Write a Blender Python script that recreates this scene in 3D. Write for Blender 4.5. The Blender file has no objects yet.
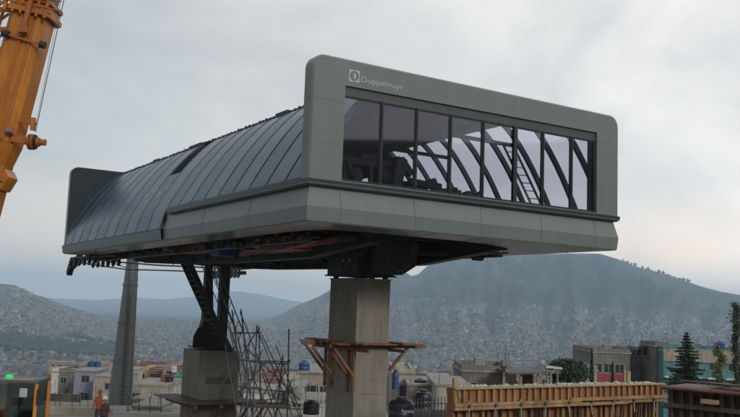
import bpy, bmesh, math, random
import numpy as np
from mathutils import Vector, Matrix, noise
random.seed(7); rng = np.random.default_rng(7)
S = bpy.context.scene
COL = S.collection
PI = math.pi
# ------------------------------------------------------------------ camera frame
F, PITCH, ROLL, TH = 867.84, 0.11459, 0.03661, 0.5632
CAMH = 6.0
_f = Vector((0, math.cos(PITCH), math.sin(PITCH))); _u = Vector((0, -math.sin(PITCH), math.cos(PITCH))); _x = Vector((1, 0, 0))
XR = math.cos(ROLL)*_x + math.sin(ROLL)*_u
UR = -math.sin(ROLL)*_x + math.cos(ROLL)*_u
EYE = Vector((0, 0, CAMH))
def at(px, py, Y):
    """point of the place seen at photo pixel (px,py), Y metres ahead"""
    d = XR*((px-370)/F) + UR*((208.5-py)/F) + _f
    return EYE + d*(Y/d.y)
def proj_np(P):
    d = P - np.array(EYE)
    w = d @ np.array(_f)
    return 370+F*(d@np.array(XR))/w, 208.5-F*(d@np.array(UR))/w, w
cam = bpy.data.cameras.new('camera'); co = bpy.data.objects.new('camera', cam); COL.objects.link(co)
M = Matrix.Identity(4)
for i, v in enumerate((XR, UR, -_f)):
    for j in range(3): M[j][i] = v[j]
M.translation = EYE
co.matrix_world = M
cam.sensor_width = 36; cam.lens = F/740*36; cam.clip_start = 0.1; cam.clip_end = 40000
S.camera = co
# ------------------------------------------------------------------ materials
def new_mat(name):
    m = bpy.data.materials.new(name); m.use_nodes = True
    return m, m.node_tree, m.node_tree.nodes['Principled BSDF']
def mat(name, col, rough=.7, metal=0., var=.18, scale=3., bump=0., bscale=30., col2=None, stretch=(1, 1, 1), spec=.5, dirt=0.):
    m, nt, b = new_mat(name)
    N, L = nt.nodes, nt.links
    tc = N.new('ShaderNodeTexCoord'); mp = N.new('ShaderNodeMapping'); mp.inputs['Scale'].default_value = stretch
    L.new(tc.outputs['Object'], mp.inputs['Vector'])
    n = N.new('ShaderNodeTexNoise'); n.inputs['Scale'].default_value = scale; n.inputs['Detail'].default_value = 8; n.inputs['Roughness'].default_value = .65
    L.new(mp.outputs[0], n.inputs['Vector'])
    r = N.new('ShaderNodeValToRGB')
    c = Vector(col); a = c*(1-var); d = Vector(col2) if col2 else c*(1+var)
    r.color_ramp.elements[0].position = .3; r.color_ramp.elements[1].position = .7
    r.color_ramp.elements[0].color = (*a, 1); r.color_ramp.elements[1].color = (*d, 1)
    L.new(n.outputs['Fac'], r.inputs[0])
    out = r.outputs[0]
    if dirt:
        n2 = N.new('ShaderNodeTexNoise'); n2.inputs['Scale'].default_value = .9; n2.inputs['Detail'].default_value = 10; n2.inputs['Roughness'].default_value = .75
        mp2 = N.new('ShaderNodeMapping'); mp2.inputs['Scale'].default_value = (3.0, 3.0, .45)
        L.new(tc.outputs['Object'], mp2.inputs['Vector']); L.new(mp2.outputs[0], n2.inputs['Vector'])
        r2 = N.new('ShaderNodeValToRGB'); r2.color_ramp.elements[0].position = .42; r2.color_ramp.elements[1].position = .68
        r2.color_ramp.elements[0].color = (1, 1, 1, 1); k = 1-dirt; r2.color_ramp.elements[1].color = (k, k*.97, k*.92, 1)
        L.new(n2.outputs['Fac'], r2.inputs[0])
        mx = N.new('ShaderNodeMixRGB'); mx.blend_type = 'MULTIPLY'; mx.inputs[0].default_value = 1
        L.new(out, mx.inputs[1]); L.new(r2.outputs[0], mx.inputs[2]); out = mx.outputs[0]
    L.new(out, b.inputs['Base Color'])
    b.inputs['Roughness'].default_value = rough; b.inputs['Metallic'].default_value = metal
    b.inputs['Specular IOR Level'].default_value = spec
    if bump:
        n3 = N.new('ShaderNodeTexNoise'); n3.inputs['Scale'].default_value = bscale; n3.inputs['Detail'].default_value = 6
        L.new(mp.outputs[0], n3.inputs['Vector'])
        bp = N.new('ShaderNodeBump'); bp.inputs['Strength'].default_value = bump; bp.inputs['Distance'].default_value = .02
        L.new(n3.outputs['Fac'], bp.inputs['Height']); L.new(bp.outputs[0], b.inputs['Normal'])
    return m
panel = mat('grey_panel', (.130, .156, .157), .34, 0, .05, .7, .07, .9, dirt=.09)
soffit_m = mat('grey_soffit_panel', (.16, .185, .19), .22, 0, .08, .7, .06, 1.1, spec=.9)
panel_dark = mat('panel_joint', (.095, .113, .114), .6)
head_m = mat('dark_grey_head_panel', (.045, .055, .058), .5)
flange_m = mat('dark_flange', (.014, .019, .024), .35)
flange_l = mat('flange_edge', (.05, .06, .066), .35)
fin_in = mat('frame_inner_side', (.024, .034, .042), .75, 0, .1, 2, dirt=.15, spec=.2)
shell_m = mat('blue_grey_sheet', (.036, .074, .125), .26, 0, .22, .8, .10, 1.3, spec=.42, dirt=.2)
shell_m2 = mat('blue_grey_sheet_b', (.030, .063, .108), .3, 0, .22, .8, .10, 1.3, spec=.42, dirt=.22)
shell_l = mat('pale_protective_film', (.17, .20, .235), .5, 0, .3, 3)
ceil_m = mat('ceiling_lining', (.085, .10, .12), .7)
inner_shade = mat('inner_face_shade', (.03, .033, .037), .8)  # interior shade put into the colour of the sheets' inner faces
rib_m = mat('dark_rib', (.022, .03, .04), .4)
steel = mat('dark_steel', (.032, .035, .037), .55, .3, .3, 2, .15, 20)
steel_l = mat('galvanised_steel', (.2, .215, .22), .45, .5, .2, 4)
steel_m = mat('grey_steel', (.1, .11, .115), .5, .4, .2, 4)
red_m = mat('red_paint', (.2, .018, .018), .5, 0, .15, 2)
blue_m = mat('blue_paint', (.02, .045, .2), .5)
white_m = mat('white_lettering', (.34, .38, .38), .5, 0, .03)
conc = mat('concrete', (.225, .21, .183), .85, 0, .12, 2.2, .35, 25, dirt=.3)
conc_j = mat('concrete_joint', (.12, .11, .1), .9)
rust_w = mat('red_brown_wood', (.17, .082, .045), .75, 0, .35, 6, .2, 20, stretch=(1, 1, .3))
wood_o = mat('orange_formwork_wood', (.20, .105, .045), .75, 0, .4, 3, .2, 20, col2=(.36, .22, .105), stretch=(1, 1, .35))
wood_p = mat('pale_wood', (.29, .205, .12), .75, 0, .25, 5, .2, 20)
wood_d = mat('dark_wet_wood', (.075, .045, .03), .6, 0, .4, 4, .2, 20)
lump_m = mat('cement_lumps', (.42, .39, .34), .9, 0, .25, 5, .6, 12)
crane_o = mat('crane_orange', (.41, .143, .010), .42, 0, .16, 1.5, .1, 4, spec=.5, dirt=.35)
crane_d = mat('crane_orange_dusty', (.34, .10, .02), .55, 0, .2, 3, dirt=.3)
black_m = mat('black_rubber', (.015, .016, .018), .6)
navy_m = mat('dark_tank_plastic', (.012, .014, .022), .4)
bluep = mat('blue_tank_plastic', (.02, .06, .16), .45)
scaf_m = mat('scaffold_tube', (.10, .10, .12), .55, .4, .3, 5)
earth = None
leaf_dk = mat('dark_leaves', (.022, .045, .024), .8, 0, .45, 6, col2=(.05, .085, .035))
leaf_fir = mat('fir_needles', (.017, .04, .027), .8, 0, .45, 6, col2=(.04, .075, .045))
leaf_yl = mat('yellowish_leaves', (.085, .105, .035), .8, 0, .4, 6, col2=(.15, .17, .07))
bark = mat('bark', (.07, .055, .04), .9, 0, .3, 6)
def glass_mat(name, tint, refl):
    m = bpy.data.materials.new(name); m.use_nodes = True; nt = m.node_tree; N, L = nt.nodes, nt.links
    N.remove(N['Principled BSDF']); out = N['Material Output']
    t = N.new('ShaderNodeBsdfTransparent'); t.inputs[0].default_value = (*tint, 1)
    g = N.new('ShaderNodeBsdfGlossy'); g.inputs['Roughness'].default_value = .03; g.inputs[0].default_value = (.9, .92, 1, 1)
    lw = N.new('ShaderNodeLayerWeight'); lw.inputs['Blend'].default_value = .5
    pw = N.new('ShaderNodeMath'); pw.operation = 'POWER'; L.new(lw.outputs['Facing'], pw.inputs[0]); pw.inputs[1].default_value = 3
    fr = N.new('ShaderNodeMath'); fr.operation = 'MULTIPLY_ADD'; L.new(pw.outputs[0], fr.inputs[0]); fr.inputs[1].default_value = .8; fr.inputs[2].default_value = refl; fr.use_clamp = True
    mx = N.new('ShaderNodeMixShader'); L.new(fr.outputs[0], mx.inputs[0]); L.new(t.outputs[0], mx.inputs[1]); L.new(g.outputs[0], mx.inputs[2])
    L.new(mx.outputs[0], out.inputs['Surface'])
    return m
glass = glass_mat('tinted_window_glass', (.80, .80, .85), .06)
pane_dk = mat('dark_window_pane', (.025, .03, .035), .12, 0, .1)
def facade(name, col, mort=None, sc=1., rough=.85, dirt=.3):
    m = mat(name, tuple(c*.85 for c in col), rough, 0, .22, 1.4, .2, 20, dirt=.45)
    if mort:
        nt = m.node_tree; N, L = nt.nodes, nt.links; b = N['Principled BSDF']
        src = b.inputs['Base Color'].links[0].from_socket
        tc = N.new('ShaderNodeTexCoord')
        sp = N.new('ShaderNodeSeparateXYZ'); L.new(tc.outputs['Object'], sp.inputs[0])
        ad = N.new('ShaderNodeMath'); L.new(sp.outputs[0], ad.inputs[0]); L.new(sp.outputs[1], ad.inputs[1])
        cb = N.new('ShaderNodeCombineXYZ'); L.new(ad.outputs[0], cb.inputs[0]); L.new(sp.outputs[2], cb.inputs[1])
        br = N.new('ShaderNodeTexBrick'); br.inputs['Scale'].default_value = sc; br.inputs['Color1'].default_value = (1, 1, 1, 1); br.inputs['Color2'].default_value = (.82, .82, .82, 1)
        br.inputs['Mortar'].default_value = (.6, .6, .6, 1); br.inputs['Brick Width'].default_value = .4; br.inputs['Row Height'].default_value = .2; br.inputs['Mortar Size'].default_value = .015
        L.new(cb.outputs[0], br.inputs['Vector'])
        mx = N.new('ShaderNodeMixRGB'); mx.blend_type = 'MULTIPLY'; mx.inputs[0].default_value = 1
        L.new(src, mx.inputs[1]); L.new(br.outputs[0], mx.inputs[2]); L.new(mx.outputs[0], b.inputs['Base Color'])
    return m
# ------------------------------------------------------------------ mesh builder
class MB:
    def __init__(s): s.v = []; s.f = []; s.mi = []; s.m = []; s.cur = 0
    def use(s, m):
        if m not in s.m: s.m.append(m)
        s.cur = s.m.index(m); return s
    def add(s, vs, fs):
        o = len(s.v); s.v += [tuple(v) for v in vs]
        for f in fs: s.f.append(tuple(i+o for i in f)); s.mi.append(s.cur)
        return s
    def box(s, c, d, R=None):
        c = Vector(c); h = Vector(d)/2
        vs = [Vector((x*h.x, y*h.y, z*h.z)) for x in (-1, 1) for y in (-1, 1) for z in (-1, 1)]
        if R is not None: vs = [R @ v for v in vs]
        return s.add([c+v for v in vs], [(0, 1, 3, 2), (4, 6, 7, 5), (0, 4, 5, 1), (2, 3, 7, 6), (0, 2, 6, 4), (1, 5, 7, 3)])
    def span(s, a, b):
        a = Vector(a); b = Vector(b); return s.box((a+b)/2, b-a)
    def beam(s, a, b, w, h, up=(0, 0, 1)):
        a = Vector(a); b = Vector(b); d = b-a; l = d.length
        if l < 1e-6: return s
        d.normalize(); u = Vector(up)
        if abs(d.dot(u)) > .98: u = Vector((1, 0, 0))
        x = d.cross(u).normalized(); z = x.cross(d)
        R = Matrix((x, d, z)).transposed()
        return s.box((a+b)/2, (w, l, h), R)
    def tube(s, a, b, r0, r1=None, n=8, caps=True):
        r1 = r0 if r1 is None else r1
        a = Vector(a); b = Vector(b); d = (b-a).normalized(); u = Vector((0, 0, 1)) if abs(d.z) < .9 else Vector((1, 0, 0))
        x = d.cross(u).normalized(); y = d.cross(x)
        vs = [a+(x*math.cos(t)+y*math.sin(t))*r0 for t in [2*PI*i/n for i in range(n)]]+[b+(x*math.cos(t)+y*math.sin(t))*r1 for t in [2*PI*i/n for i in range(n)]]
        fs = [(i, (i+1) % n, n+(i+1) % n, n+i) for i in range(n)]
        if caps: fs += [tuple(range(n-1, -1, -1)), tuple(range(n, 2*n))]
        return s.add(vs, fs)
    def path(s, pts, r, n=6):
        for a, b in zip(pts[:-1], pts[1:]): s.tube(a, b, r, r, n)
        return s
    def prism(s, poly, off):
        n = len(poly); p = [Vector(q) for q in poly]; o = Vector(off)
        return s.add(p+[q+o for q in p], [tuple(range(n-1, -1, -1)), tuple(range(n, 2*n))]+[(i, (i+1) % n, n+(i+1) % n, n+i) for i in range(n)])
    def lathe(s, prof, c, n=20, axis='z'):
        c = Vector(c); vs = []
        for r, z in prof:
            for i in range(n):
                t = 2*PI*i/n; p = (r*math.cos(t), r*math.sin(t), z)
                if axis == 'x': p = (p[2], p[0], p[1])
                if axis == 'y': p = (p[0], p[2], p[1])
                vs.append(c+Vector(p))
        k = len(prof); fs = [(j*n+i, j*n+(i+1) % n, (j+1)*n+(i+1) % n, (j+1)*n+i) for j in range(k-1) for i in range(n)]
        fs += [tuple(range(n-1, -1, -1)), tuple((k-1)*n+i for i in range(n))]
        return s.add(vs, fs)
    def strip(s, A, B):
        n = len(A); return s.add(list(A)+list(B), [(i, i+1, n+i+1, n+i) for i in range(n-1)])
    def blob(s, c, r, sq=1., sub=1, amp=.25):
        bm = bmesh.new(); bmesh.ops.create_icosphere(bm, subdivisions=sub, radius=1)
        sd = Vector((random.random()*50, random.random()*50, 0)); c = Vector(c)
        vs = []
        for v in bm.verts:
            k = 1+amp*noise.noise(v.co*1.7+sd)*2
            vs.append(c+Vector((v.co.x*r*k, v.co.y*r*k, v.co.z*r*sq*k)))
        fs = [tuple(v.index for v in f.verts) for f in bm.faces]; bm.free()
        return s.add(vs, fs)
    def leaf(s, c, w, d=None):
        n = d if d is not None else Vector((random.gauss(0, 1), random.gauss(0, 1), random.gauss(0, 1))).normalized()
        x = n.orthogonal().normalized(); x = Matrix.Rotation(random.random()*6.28, 3, n) @ x; y = n.cross(x); c = Vector(c)
        return s.add([c-x*w, c-y*w*.5, c+x*w, c+y*w*.5], [(0, 1, 2, 3)])
    def build(s, name, m=None, parent=None, loc=None, bevel=0, smooth=False, rotz=0):
        me = bpy.data.meshes.new(name); me.from_pydata(s.v, [], s.f)
        mats = s.m if s.m else [m]
        for q in mats: me.materials.append(q)
        if s.m: me.polygons.foreach_set('material_index', s.mi)
        bm = bmesh.new(); bm.from_mesh(me); bmesh.ops.recalc_face_normals(bm, faces=bm.faces) if len(s.f) < 20000 else None; bm.to_mesh(me); bm.free()
        if smooth:
            me.polygons.foreach_set('use_smooth', [True]*len(me.polygons))
            try: me.set_sharp_from_angle(angle=math.radians(35))
            except Exception: pass
        me.update()
        o = bpy.data.objects.new(name, me); COL.objects.link(o)
        if parent is not None: o.parent = parent
        if loc is not None: o.location = loc
        o.rotation_euler.z = rotz
        if bevel:
            b = o.modifiers.new('bevel', 'BEVEL'); b.width = bevel; b.segments = 2; b.limit_method = 'ANGLE'
        return o
def tag(o, label=None, cat=None, group=None, kind=None):
    if label: o['label'] = label
    if cat: o['category'] = cat
    if group: o['group'] = group
    if kind: o['kind'] = kind
    return o
def empty(name, loc, label, cat, rz=0, group=None):
    o = bpy.data.objects.new(name, None); COL.objects.link(o); o.location = loc; o.rotation_euler.z = rz; o.empty_display_size = .2
    return tag(o, label, cat, group)
def copy_tree(o, parent=None):
    c = o.copy(); COL.objects.link(c)
    if parent is not None: c.parent = parent
    for ch in list(o.children): copy_tree(ch, c)
    return c
# ------------------------------------------------------------------ terrain
def sm(t): t = min(1, max(0, t)); return t*t*(3-2*t)
def interp(x, tab):
    if x <= tab[0][0]: return tab[0][1]
    for (a, p), (b, q) in zip(tab[:-1], tab[1:]):
        if x <= b: return p+(q-p)*(x-a)/(b-a)
    return tab[-1][1]
def elev(px, py):     # tangent of elevation of a photo pixel
    d = XR*((px-370)/F)+UR*((208.5-py)/F)+_f
    return math.atan2(d.x, d.y), d.z/math.hypot(d.x, d.y)
RIGHT = [(262, 322), (280, 315), (300, 304), (318, 297), (332, 289), (350, 286), (372, 283), (396, 274.5), (404, 271), (411, 276), (418, 274.5), (426, 267), (434, 262), (446, 258.5), (470, 254.5), (505, 253), (540, 254), (575, 253.2), (600, 253.6), (618, 259), (640, 268), (660, 272.5), (680, 279), (700, 286), (720, 291.5), (740, 295), (790, 306), (860, 318), (960, 335)]
LEFT = [(-260, 330), (-160, 312), (-80, 290), (-40, 281), (-15, 280.5), (0, 283.5), (14, 287), (30, 294), (45, 300), (60, 306), (80, 313), (100, 319), (120, 322), (150, 323), (180, 322.5), (210, 322), (240, 324), (270, 327), (300, 334), (340, 345)]
FAR = [(-200, 300), (0, 296), (100, 300), (130, 297), (165, 299), (195, 296), (225, 291), (242, 291), (262, 294), (290, 300), (320, 305), (400, 312), (740, 318), (900, 322)]
RT = [elev(*p) for p in RIGHT]; LT = [elev(*p) for p in LEFT]; FT = [elev(*p) for p in FAR]
BASE = [(0, 0), (48, 0), (75, -2.2), (100, -5), (150, -11.5), (220, -18), (320, -27), (600, -52), (1100, -90), (1500, -102), (2500, -104), (20000, -104)]
def front_h(a, r):
    z0 = interp(r, BASE)
    if r < 900: return z0
    z = z0
    P = Vector((math.sin(a)*r, math.cos(a)*r, 0))
    for tab, r0, r1, fall, w in ((RT, 1750, 4700, 2600, 1.35), (LT, 1350, 3300, 2200, 1.15)):
        e = interp(a, tab); zr = CAMH+e*r1
        if zr < z0+2: continue
        if r <= r1:
            t = (r-r0)/(r1-r0)
            if t <= 0: continue
            n = noise.fractal(P/620+Vector((3, 1, 0)), 1., 2.1, 5)
            rg = 1-abs(noise.fractal(Vector((a*26, r/1900, 2)), 1., 2.2, 4))*2
            k = t**w*(1+(.42*n+.42*(rg-.6))*math.sin(PI*min(1, t)))
            h = z0+(zr-z0)*k
            cap = CAMH+e*r-2 if t < .995 else 1e9
            h = min(h, cap+2)
        else:
            h = zr-(zr-z0)*sm((r-r1)/fall)
        z = max(z, h)
    e = interp(a, FT); zr = CAMH+e*13500
    if r > 9500:
        t = (r-9500)/(13500-9500)
        h = z0+(zr-z0)*min(1, t)
        if r > 13500: h = zr-(zr-z0)*sm((r-13500)/2000)
        z = max(z, h)
    return z
def ground(x, y):
    r = math.hypot(x, y); a = math.atan2(x, y)
    zf = front_h(a, r) if abs(a) < 1.3 else interp(r, BASE)
    k = sm((abs(a)-1.0)/.6)         # the hillside behind the builders' yard
    if k > 0:
        zb = 0 if r < 40 else (r-40)*.23*sm((r-40)/300)*(1 if r < 620 else 1)
        zb = min(zb, 122+.02*r) + (6*noise.noise(Vector((x/120, y/120, 0))) if r > 60 else 0)
        return zf*(1-k)+zb*k
    return zf
def ground_mat():
    m, nt, b = new_mat('ground_soil_and_scrub'); N, L = nt.nodes, nt.links
    tc = N.new('ShaderNodeTexCoord')
    def nz(s, d=8, r=.6):
        n = N.new('ShaderNodeTexNoise'); n.inputs['Scale'].default_value = s; n.inputs['Detail'].default_value = d; n.inputs['Roughness'].default_value = r
        L.new(tc.outputs['Object'], n.inputs['Vector']); return n
    def ramp(s, e):
        r = N.new('ShaderNodeValToRGB'); L.new(s, r.inputs[0])
        while len(r.color_ramp.elements) < len(e): r.color_ramp.elements.new(.5)
        for q, (p, c) in zip(r.color_ramp.elements, e): q.position = p; q.color = (*c, 1)
        return r
    a = ramp(nz(.006).outputs['Fac'], [(.36, (.010, .019, .016)), (.5, (.026, .034, .027)), (.64, (.08, .074, .058))])
    c = ramp(nz(.35, 10, .7).outputs['Fac'], [(.3, (.17, .16, .14)), (.7, (.30, .285, .26))])
    u = ramp(nz(.03, 10, .8).outputs['Fac'], [(.35, (.03, .035, .03)), (.48, (.06, .062, .06)), (.6, (.10, .10, .097))])
    g = N.new('ShaderNodeNewGeometry'); sp = N.new('ShaderNodeSeparateXYZ'); L.new(g.outputs['Position'], sp.inputs[0])
    ln = N.new('ShaderNodeVectorMath'); ln.operation = 'LENGTH'; L.new(g.outputs['Position'], ln.inputs[0])
    mr = N.new('ShaderNodeMapRange'); L.new(ln.outputs['Value'], mr.inputs[0]); mr.inputs[1].default_value = 60; mr.inputs[2].default_value = 400
    mx = N.new('ShaderNodeMixRGB'); L.new(mr.outputs[0], mx.inputs[0]); L.new(c.outputs[0], mx.inputs[1]); L.new(u.outputs[0], mx.inputs[2])
    hz = N.new('ShaderNodeMath'); hz.operation = 'MULTIPLY_ADD'; n4 = nz(.004, 8, .7); L.new(n4.outputs['Fac'], hz.inputs[0]); hz.inputs[1].default_value = 150; L.new(sp.outputs[2], hz.inputs[2])
    m2 = N.new('ShaderNodeMapRange'); L.new(hz.outputs[0], m2.inputs[0]); m2.inputs[1].default_value = 95; m2.inputs[2].default_value = 135
    my = N.new('ShaderNodeMixRGB'); L.new(m2.outputs[0], my.inputs[0]); L.new(mx.outputs[0], my.inputs[1]); L.new(a.outputs[0], my.inputs[2])
    L.new(my.outputs[0], b.inputs['Base Color']); b.inputs['Roughness'].default_value = .95; b.inputs['Specular IOR Level'].default_value = .1
    return m
az = list(np.radians(np.arange(-36, 36, .16)))+list(np.radians(np.arange(36, 324, 3.)))
rad = [2, 5, 9, 14, 20, 28, 38, 48, 60, 75, 90, 110, 130, 155, 185, 220, 270, 330, 400, 500, 620, 760, 900, 1050, 1200]+list(np.geomspace(1300, 5600, 110))+list(np.geomspace(5800, 15500, 34))
vs = [(0, 0, 0)]; fs = []
nA = len(az)
for r in rad:
    for a in az:
        x, y = math.sin(a)*r, math.cos(a)*r
        vs.append((x, y, ground(x, y)))
for j in range(len(rad)-1):
    for i in range(nA):
        k = (i+1) % nA; fs.append((1+j*nA+i, 1+(j+1)*nA+i, 1+(j+1)*nA+k, 1+j*nA+k))
for i in range(nA): fs.append((0, 1+i, 1+(i+1) % nA))
me = bpy.data.meshes.new('ground'); me.from_pydata(vs, [], fs); me.polygons.foreach_set('use_smooth', [True]*len(fs)); me.materials.append(ground_mat())
go = bpy.data.objects.new('ground', me); COL.objects.link(go); tag(go, kind='structure')
if me.polygons[5000].normal.z < 0: me.flip_normals()

# ------------------------------------------------------------------ STATION (local axes: x along the front, y back, z up from the sill)
O = Vector((-1.6136, 22.0, 3.233+CAMH))
ST = empty('cable_car_station', O, 'grey cable car station with barrel shell raised on concrete pillars', 'station', TH)
W_, H_, L_ = 11.51, 3.36, 25.75
RZ = Matrix.Rotation(TH, 3, 'Z')
def wl(x, y, z): return O+RZ @ Vector((x, y, z))     # station-local to world
def loop_out(w, h, r, x0=0., z0=0., n=7):
    P = [(x0, z0)]
    for i in range(n): t = PI-(PI/2)*i/(n-1); P.append((x0+r+r*math.cos(t), z0+h-r+r*math.sin(t)))
    for i in range(n): t = PI/2-(PI/2)*i/(n-1); P.append((x0+w-r+r*math.cos(t), z0+h-r+r*math.sin(t)))
    P.append((x0+w, z0)); return P
def portal(name, y0, y1, parent, outer, inner, m_front, m_side, m_in, m_back, rb=.05):
    """a frame with rounded upper corners; the opening has the same number of points"""
    mb = MB()
    def ring(P, y): return [(x, y, z) for x, z in P]
    n = len(outer)
    # slightly rounded front edge: inset ring
    cx = sum(p[0] for p in outer)/n; cz = sum(p[1] for p in outer)/n
    ins = [(x+(rb if x < cx else -rb)*min(1, abs(x-cx)/(abs(outer[0][0]-cx))), z-(rb if z > cz else 0)) for x, z in outer]
    A = ring(ins, y0); B = ring(outer, y0+rb); C = ring(outer, y1)
    mb.use(m_front).strip(A, ring(inner, y0)); mb.use(m_front).strip(A, B); mb.use(m_side).strip(B, C)
    mb.use(m_back).strip(C, ring(inner, y1)); mb.use(m_in).strip(ring(inner, y0), ring(inner, y1))
    # bottom closing strip
    a0, a1 = outer[0], outer[-1]; i0, i1 = inner[0], inner[-1]
    mb.use(m_front).add([(a0[0]+rb, y0, a0[1]), (a1[0]-rb, y0, a1[1]), (i1[0], y0, i1[1]), (i0[0], y0, i0[1])], [(0, 1, 2, 3)])
    mb.use(m_back).add([(a0[0], y1, a0[1]), (a1[0], y1, a1[1]), (i1[0], y1, i1[1]), (i0[0], y1, i0[1])], [(0, 1, 2, 3)])
    mb.use(m_in).add([(i0[0], y0, i0[1]), (i1[0], y0, i1[1]), (i1[0], y1, i1[1]), (i0[0], y1, i0[1])], [(0, 1, 2, 3)])
    return mb
outer = loop_out(W_, H_, .36)
inner = [(1.0, .07)]+[(1.0, 2.62)]*7+[(10.49, 2.68)]*7+[(10.49, .07)]
# spread the repeated corner points a hair so no face is degenerate
def spread(P, eps=.004):
    out = []; 
    for i, (x, z) in enumerate(P):
        if 1 <= i <= 7: out.append((x+eps*(i-1), z-eps*0+eps*(i-1)*.3))
        elif 8 <= i <= 14: out.append((x-eps*(14-i), z+eps*(14-i)*.3))
        else: out.append((x, z))
    return out
inner = spread(inner)
mb = portal('front_frame', 0, .42, ST, outer, inner, panel, panel, panel, fin_in)
mb.use(panel_dark)
for (x0, x1, z) in ((.055, 1.0, 2.16), (.055, 1.0, 1.02), (10.49, 11.455, 2.40), (10.49, 11.455, .9)): mb.span((x0+.003, -.0025, z-.006), (x1-.003, .004, z+.006))
mb.span((-.0025, .06, 2.154), (.004, .42, 2.166)); mb.span((-.0025, .06, 1.014), (.004, .42, 1.026))
FR = mb.build('front_frame', parent=ST)
outer_b = [(x, z-1.0) if i in (0, 15) else (x, z) for i, (x, z) in enumerate(outer)]
inner_b = spread([(3.0, -.35)]+[(3.0, 2.0)]*7+[(8.6, 2.0)]*7+[(8.6, -.35)])
mb = portal('rear_frame', L_-.42, L_, ST, outer_b, inner_b, fin_in, panel, fin_in, panel)
mb.build('rear_frame', parent=ST)
mb = MB().use(fin_in)
for a_, b_ in (((2.95, 1.5), (8.65, 2.05)), ((2.95, -.4), (8.65, .1))): mb.span((a_[0], L_-.3, a_[1]), (b_[0], L_-.24, b_[1]))
mb.build('rear_infill', parent=ST)
# sill flange round front and near left bay
YB = 10.55; YR = 11.3
mb = MB()
for z0, z1, off, m in ((-.10, -.035, .025, flange_l), (-.035, .035, .035, flange_m), (-.135, -.10, -.02, flange_m)):
    mb.use(m).span((-off, -off, z0), (W_+off, .3, z1)); mb.span((-off, .3, z0), (.35, YB, z1)); mb.span((W_-.35, .3, z0), (W_+off, YB, z1))
mb.use(flange_m).span((-.03, .42, .035), (.08, YB, .085))
mb.build('sill_flange', parent=ST)
# lower skirt of the near bay
def skirt_loop(o, z, yend):   # o = inset from the footprint
    return [Vector((o, yend, z)), Vector((o, o, z)), Vector((W_-o, o, z)), Vector((W_-o, yend, z))]
prof = [(.13, -.10), (.0, -.665), (.035, -1.04), (.07, -1.075)]
mb = MB().use(panel)
L0 = [skirt_loop(o, z, YB+.12 if i == 0 else YR-.35) for i, (o, z) in enumerate(prof)]
for A, B in zip(L0[:-1], L0[1:]): mb.strip(A, B)
for s_ in (0, 3):   # end caps of the bay
    x = 0 if s_ == 0 else W_
    pts = [L[s_] for L in L0]; sgn = 1 if s_ == 0 else -1
    mb.add(pts+[Vector((x+sgn*1.0, YR-.35, -1.075)), Vector((x+sgn*1.0, YB+.12, -.10))], [(0, 1, 2, 3, 4, 5)]); mb.add([(x+sgn*.13, YB-.05, -.10), (x+sgn*.13, YR+.2, -.02), (x+sgn*.10, YR+.2, -.70), (x+sgn*.03, YR-.6, -.70)], [(0, 1, 2, 3)])
mb.use(panel_dark)
for x in (1.02, 3.4, 5.78, 8.15, 10.47):
    mb.beam((x, .112, -.14), (x, -.003, -.662), .012, .006, (0, 1, 0)); mb.beam((x, -.003, -.668), (x, .030, -1.035), .012, .006, (0, 1, 0))
for y in (3.6, 7.2):
    mb.beam((.112, y, -.14), (-.003, y, -.662), .012, .006, (1, 0, 0)); mb.beam((-.003, y, -.668), (.030, y, -1.035), .012, .006, (1, 0, 0))
mb.build('lower_skirt', parent=ST)
# rim of the far bay
mb = MB().use(panel)
for x, s in ((0, 1), (W_, -1)):
    A = [(x-s*.10, YR-.4, -.66), (x-s*.10, L_, -.66)]; B = [(x-s*.04, YR-.4, -1.02), (x-s*.04, L_, -1.02)]; C = [(x+s*.07, YR-.4, -1.075), (x+s*.07, L_, -1.075)]; D = [(x+s*.1, YR-.4, -.62), (x+s*.1, L_, -.62)]
    mb.strip(A, B); mb.strip(B, C); mb.strip(A, D)
mb.strip([(0, L_-.01, -1.02), (W_, L_-.01, -1.02)], [(0, L_-.01, -.62), (W_, L_-.01, -.62)])
mb.build('rear_rim', parent=ST)
# soffit ring under the station with the long rounded opening
pairs = [((.07, L_), (1.15, 24.6)), ((.07, 12), (1.15, 12)), ((.07, 3.6), (1.12, 3.6)), ((.07, 1.6), (1.18, 2.2)), ((.07, .07), (1.5, 1.45)), ((2.4, .07), (2.4, 1.28)), ((4.2, .07), (4.2, 1.24)), ((6, .07), (6, 1.28)), ((7.2, .07), (7.2, 1.50)),
         ((8.5, .07), (8.2, 1.9)), ((9.6, .07), (8.9, 2.35)), ((W_-.07, .07), (9.2, 2.85)), ((W_-.07, 2.0), (9.25, 3.3)), ((W_-.07, 4.2), (9.4, 4.6)), ((W_-.07, 8), (9.6, 8)), ((W_-.07, L_), (9.6, 24.6)), ((.07, L_), (1.15, 24.6))]
mb = MB().use(soffit_m)
mb.strip([(a[0], a[1], -1.075) for a, b in pairs], [(b[0], b[1], -1.10) for a, b in pairs])
mb.use(steel_m).strip([(b[0], b[1], -1.10) for a, b in pairs], [(b[0], b[1], -.75) for a, b in pairs])
mb.use(panel_dark)
for x in (2.4, 4.2, 6.0): mb.beam((x, .1, -1.080), (x, 1.25, -1.104), .014, .006)
mb.build('soffit', parent=ST)
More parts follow.
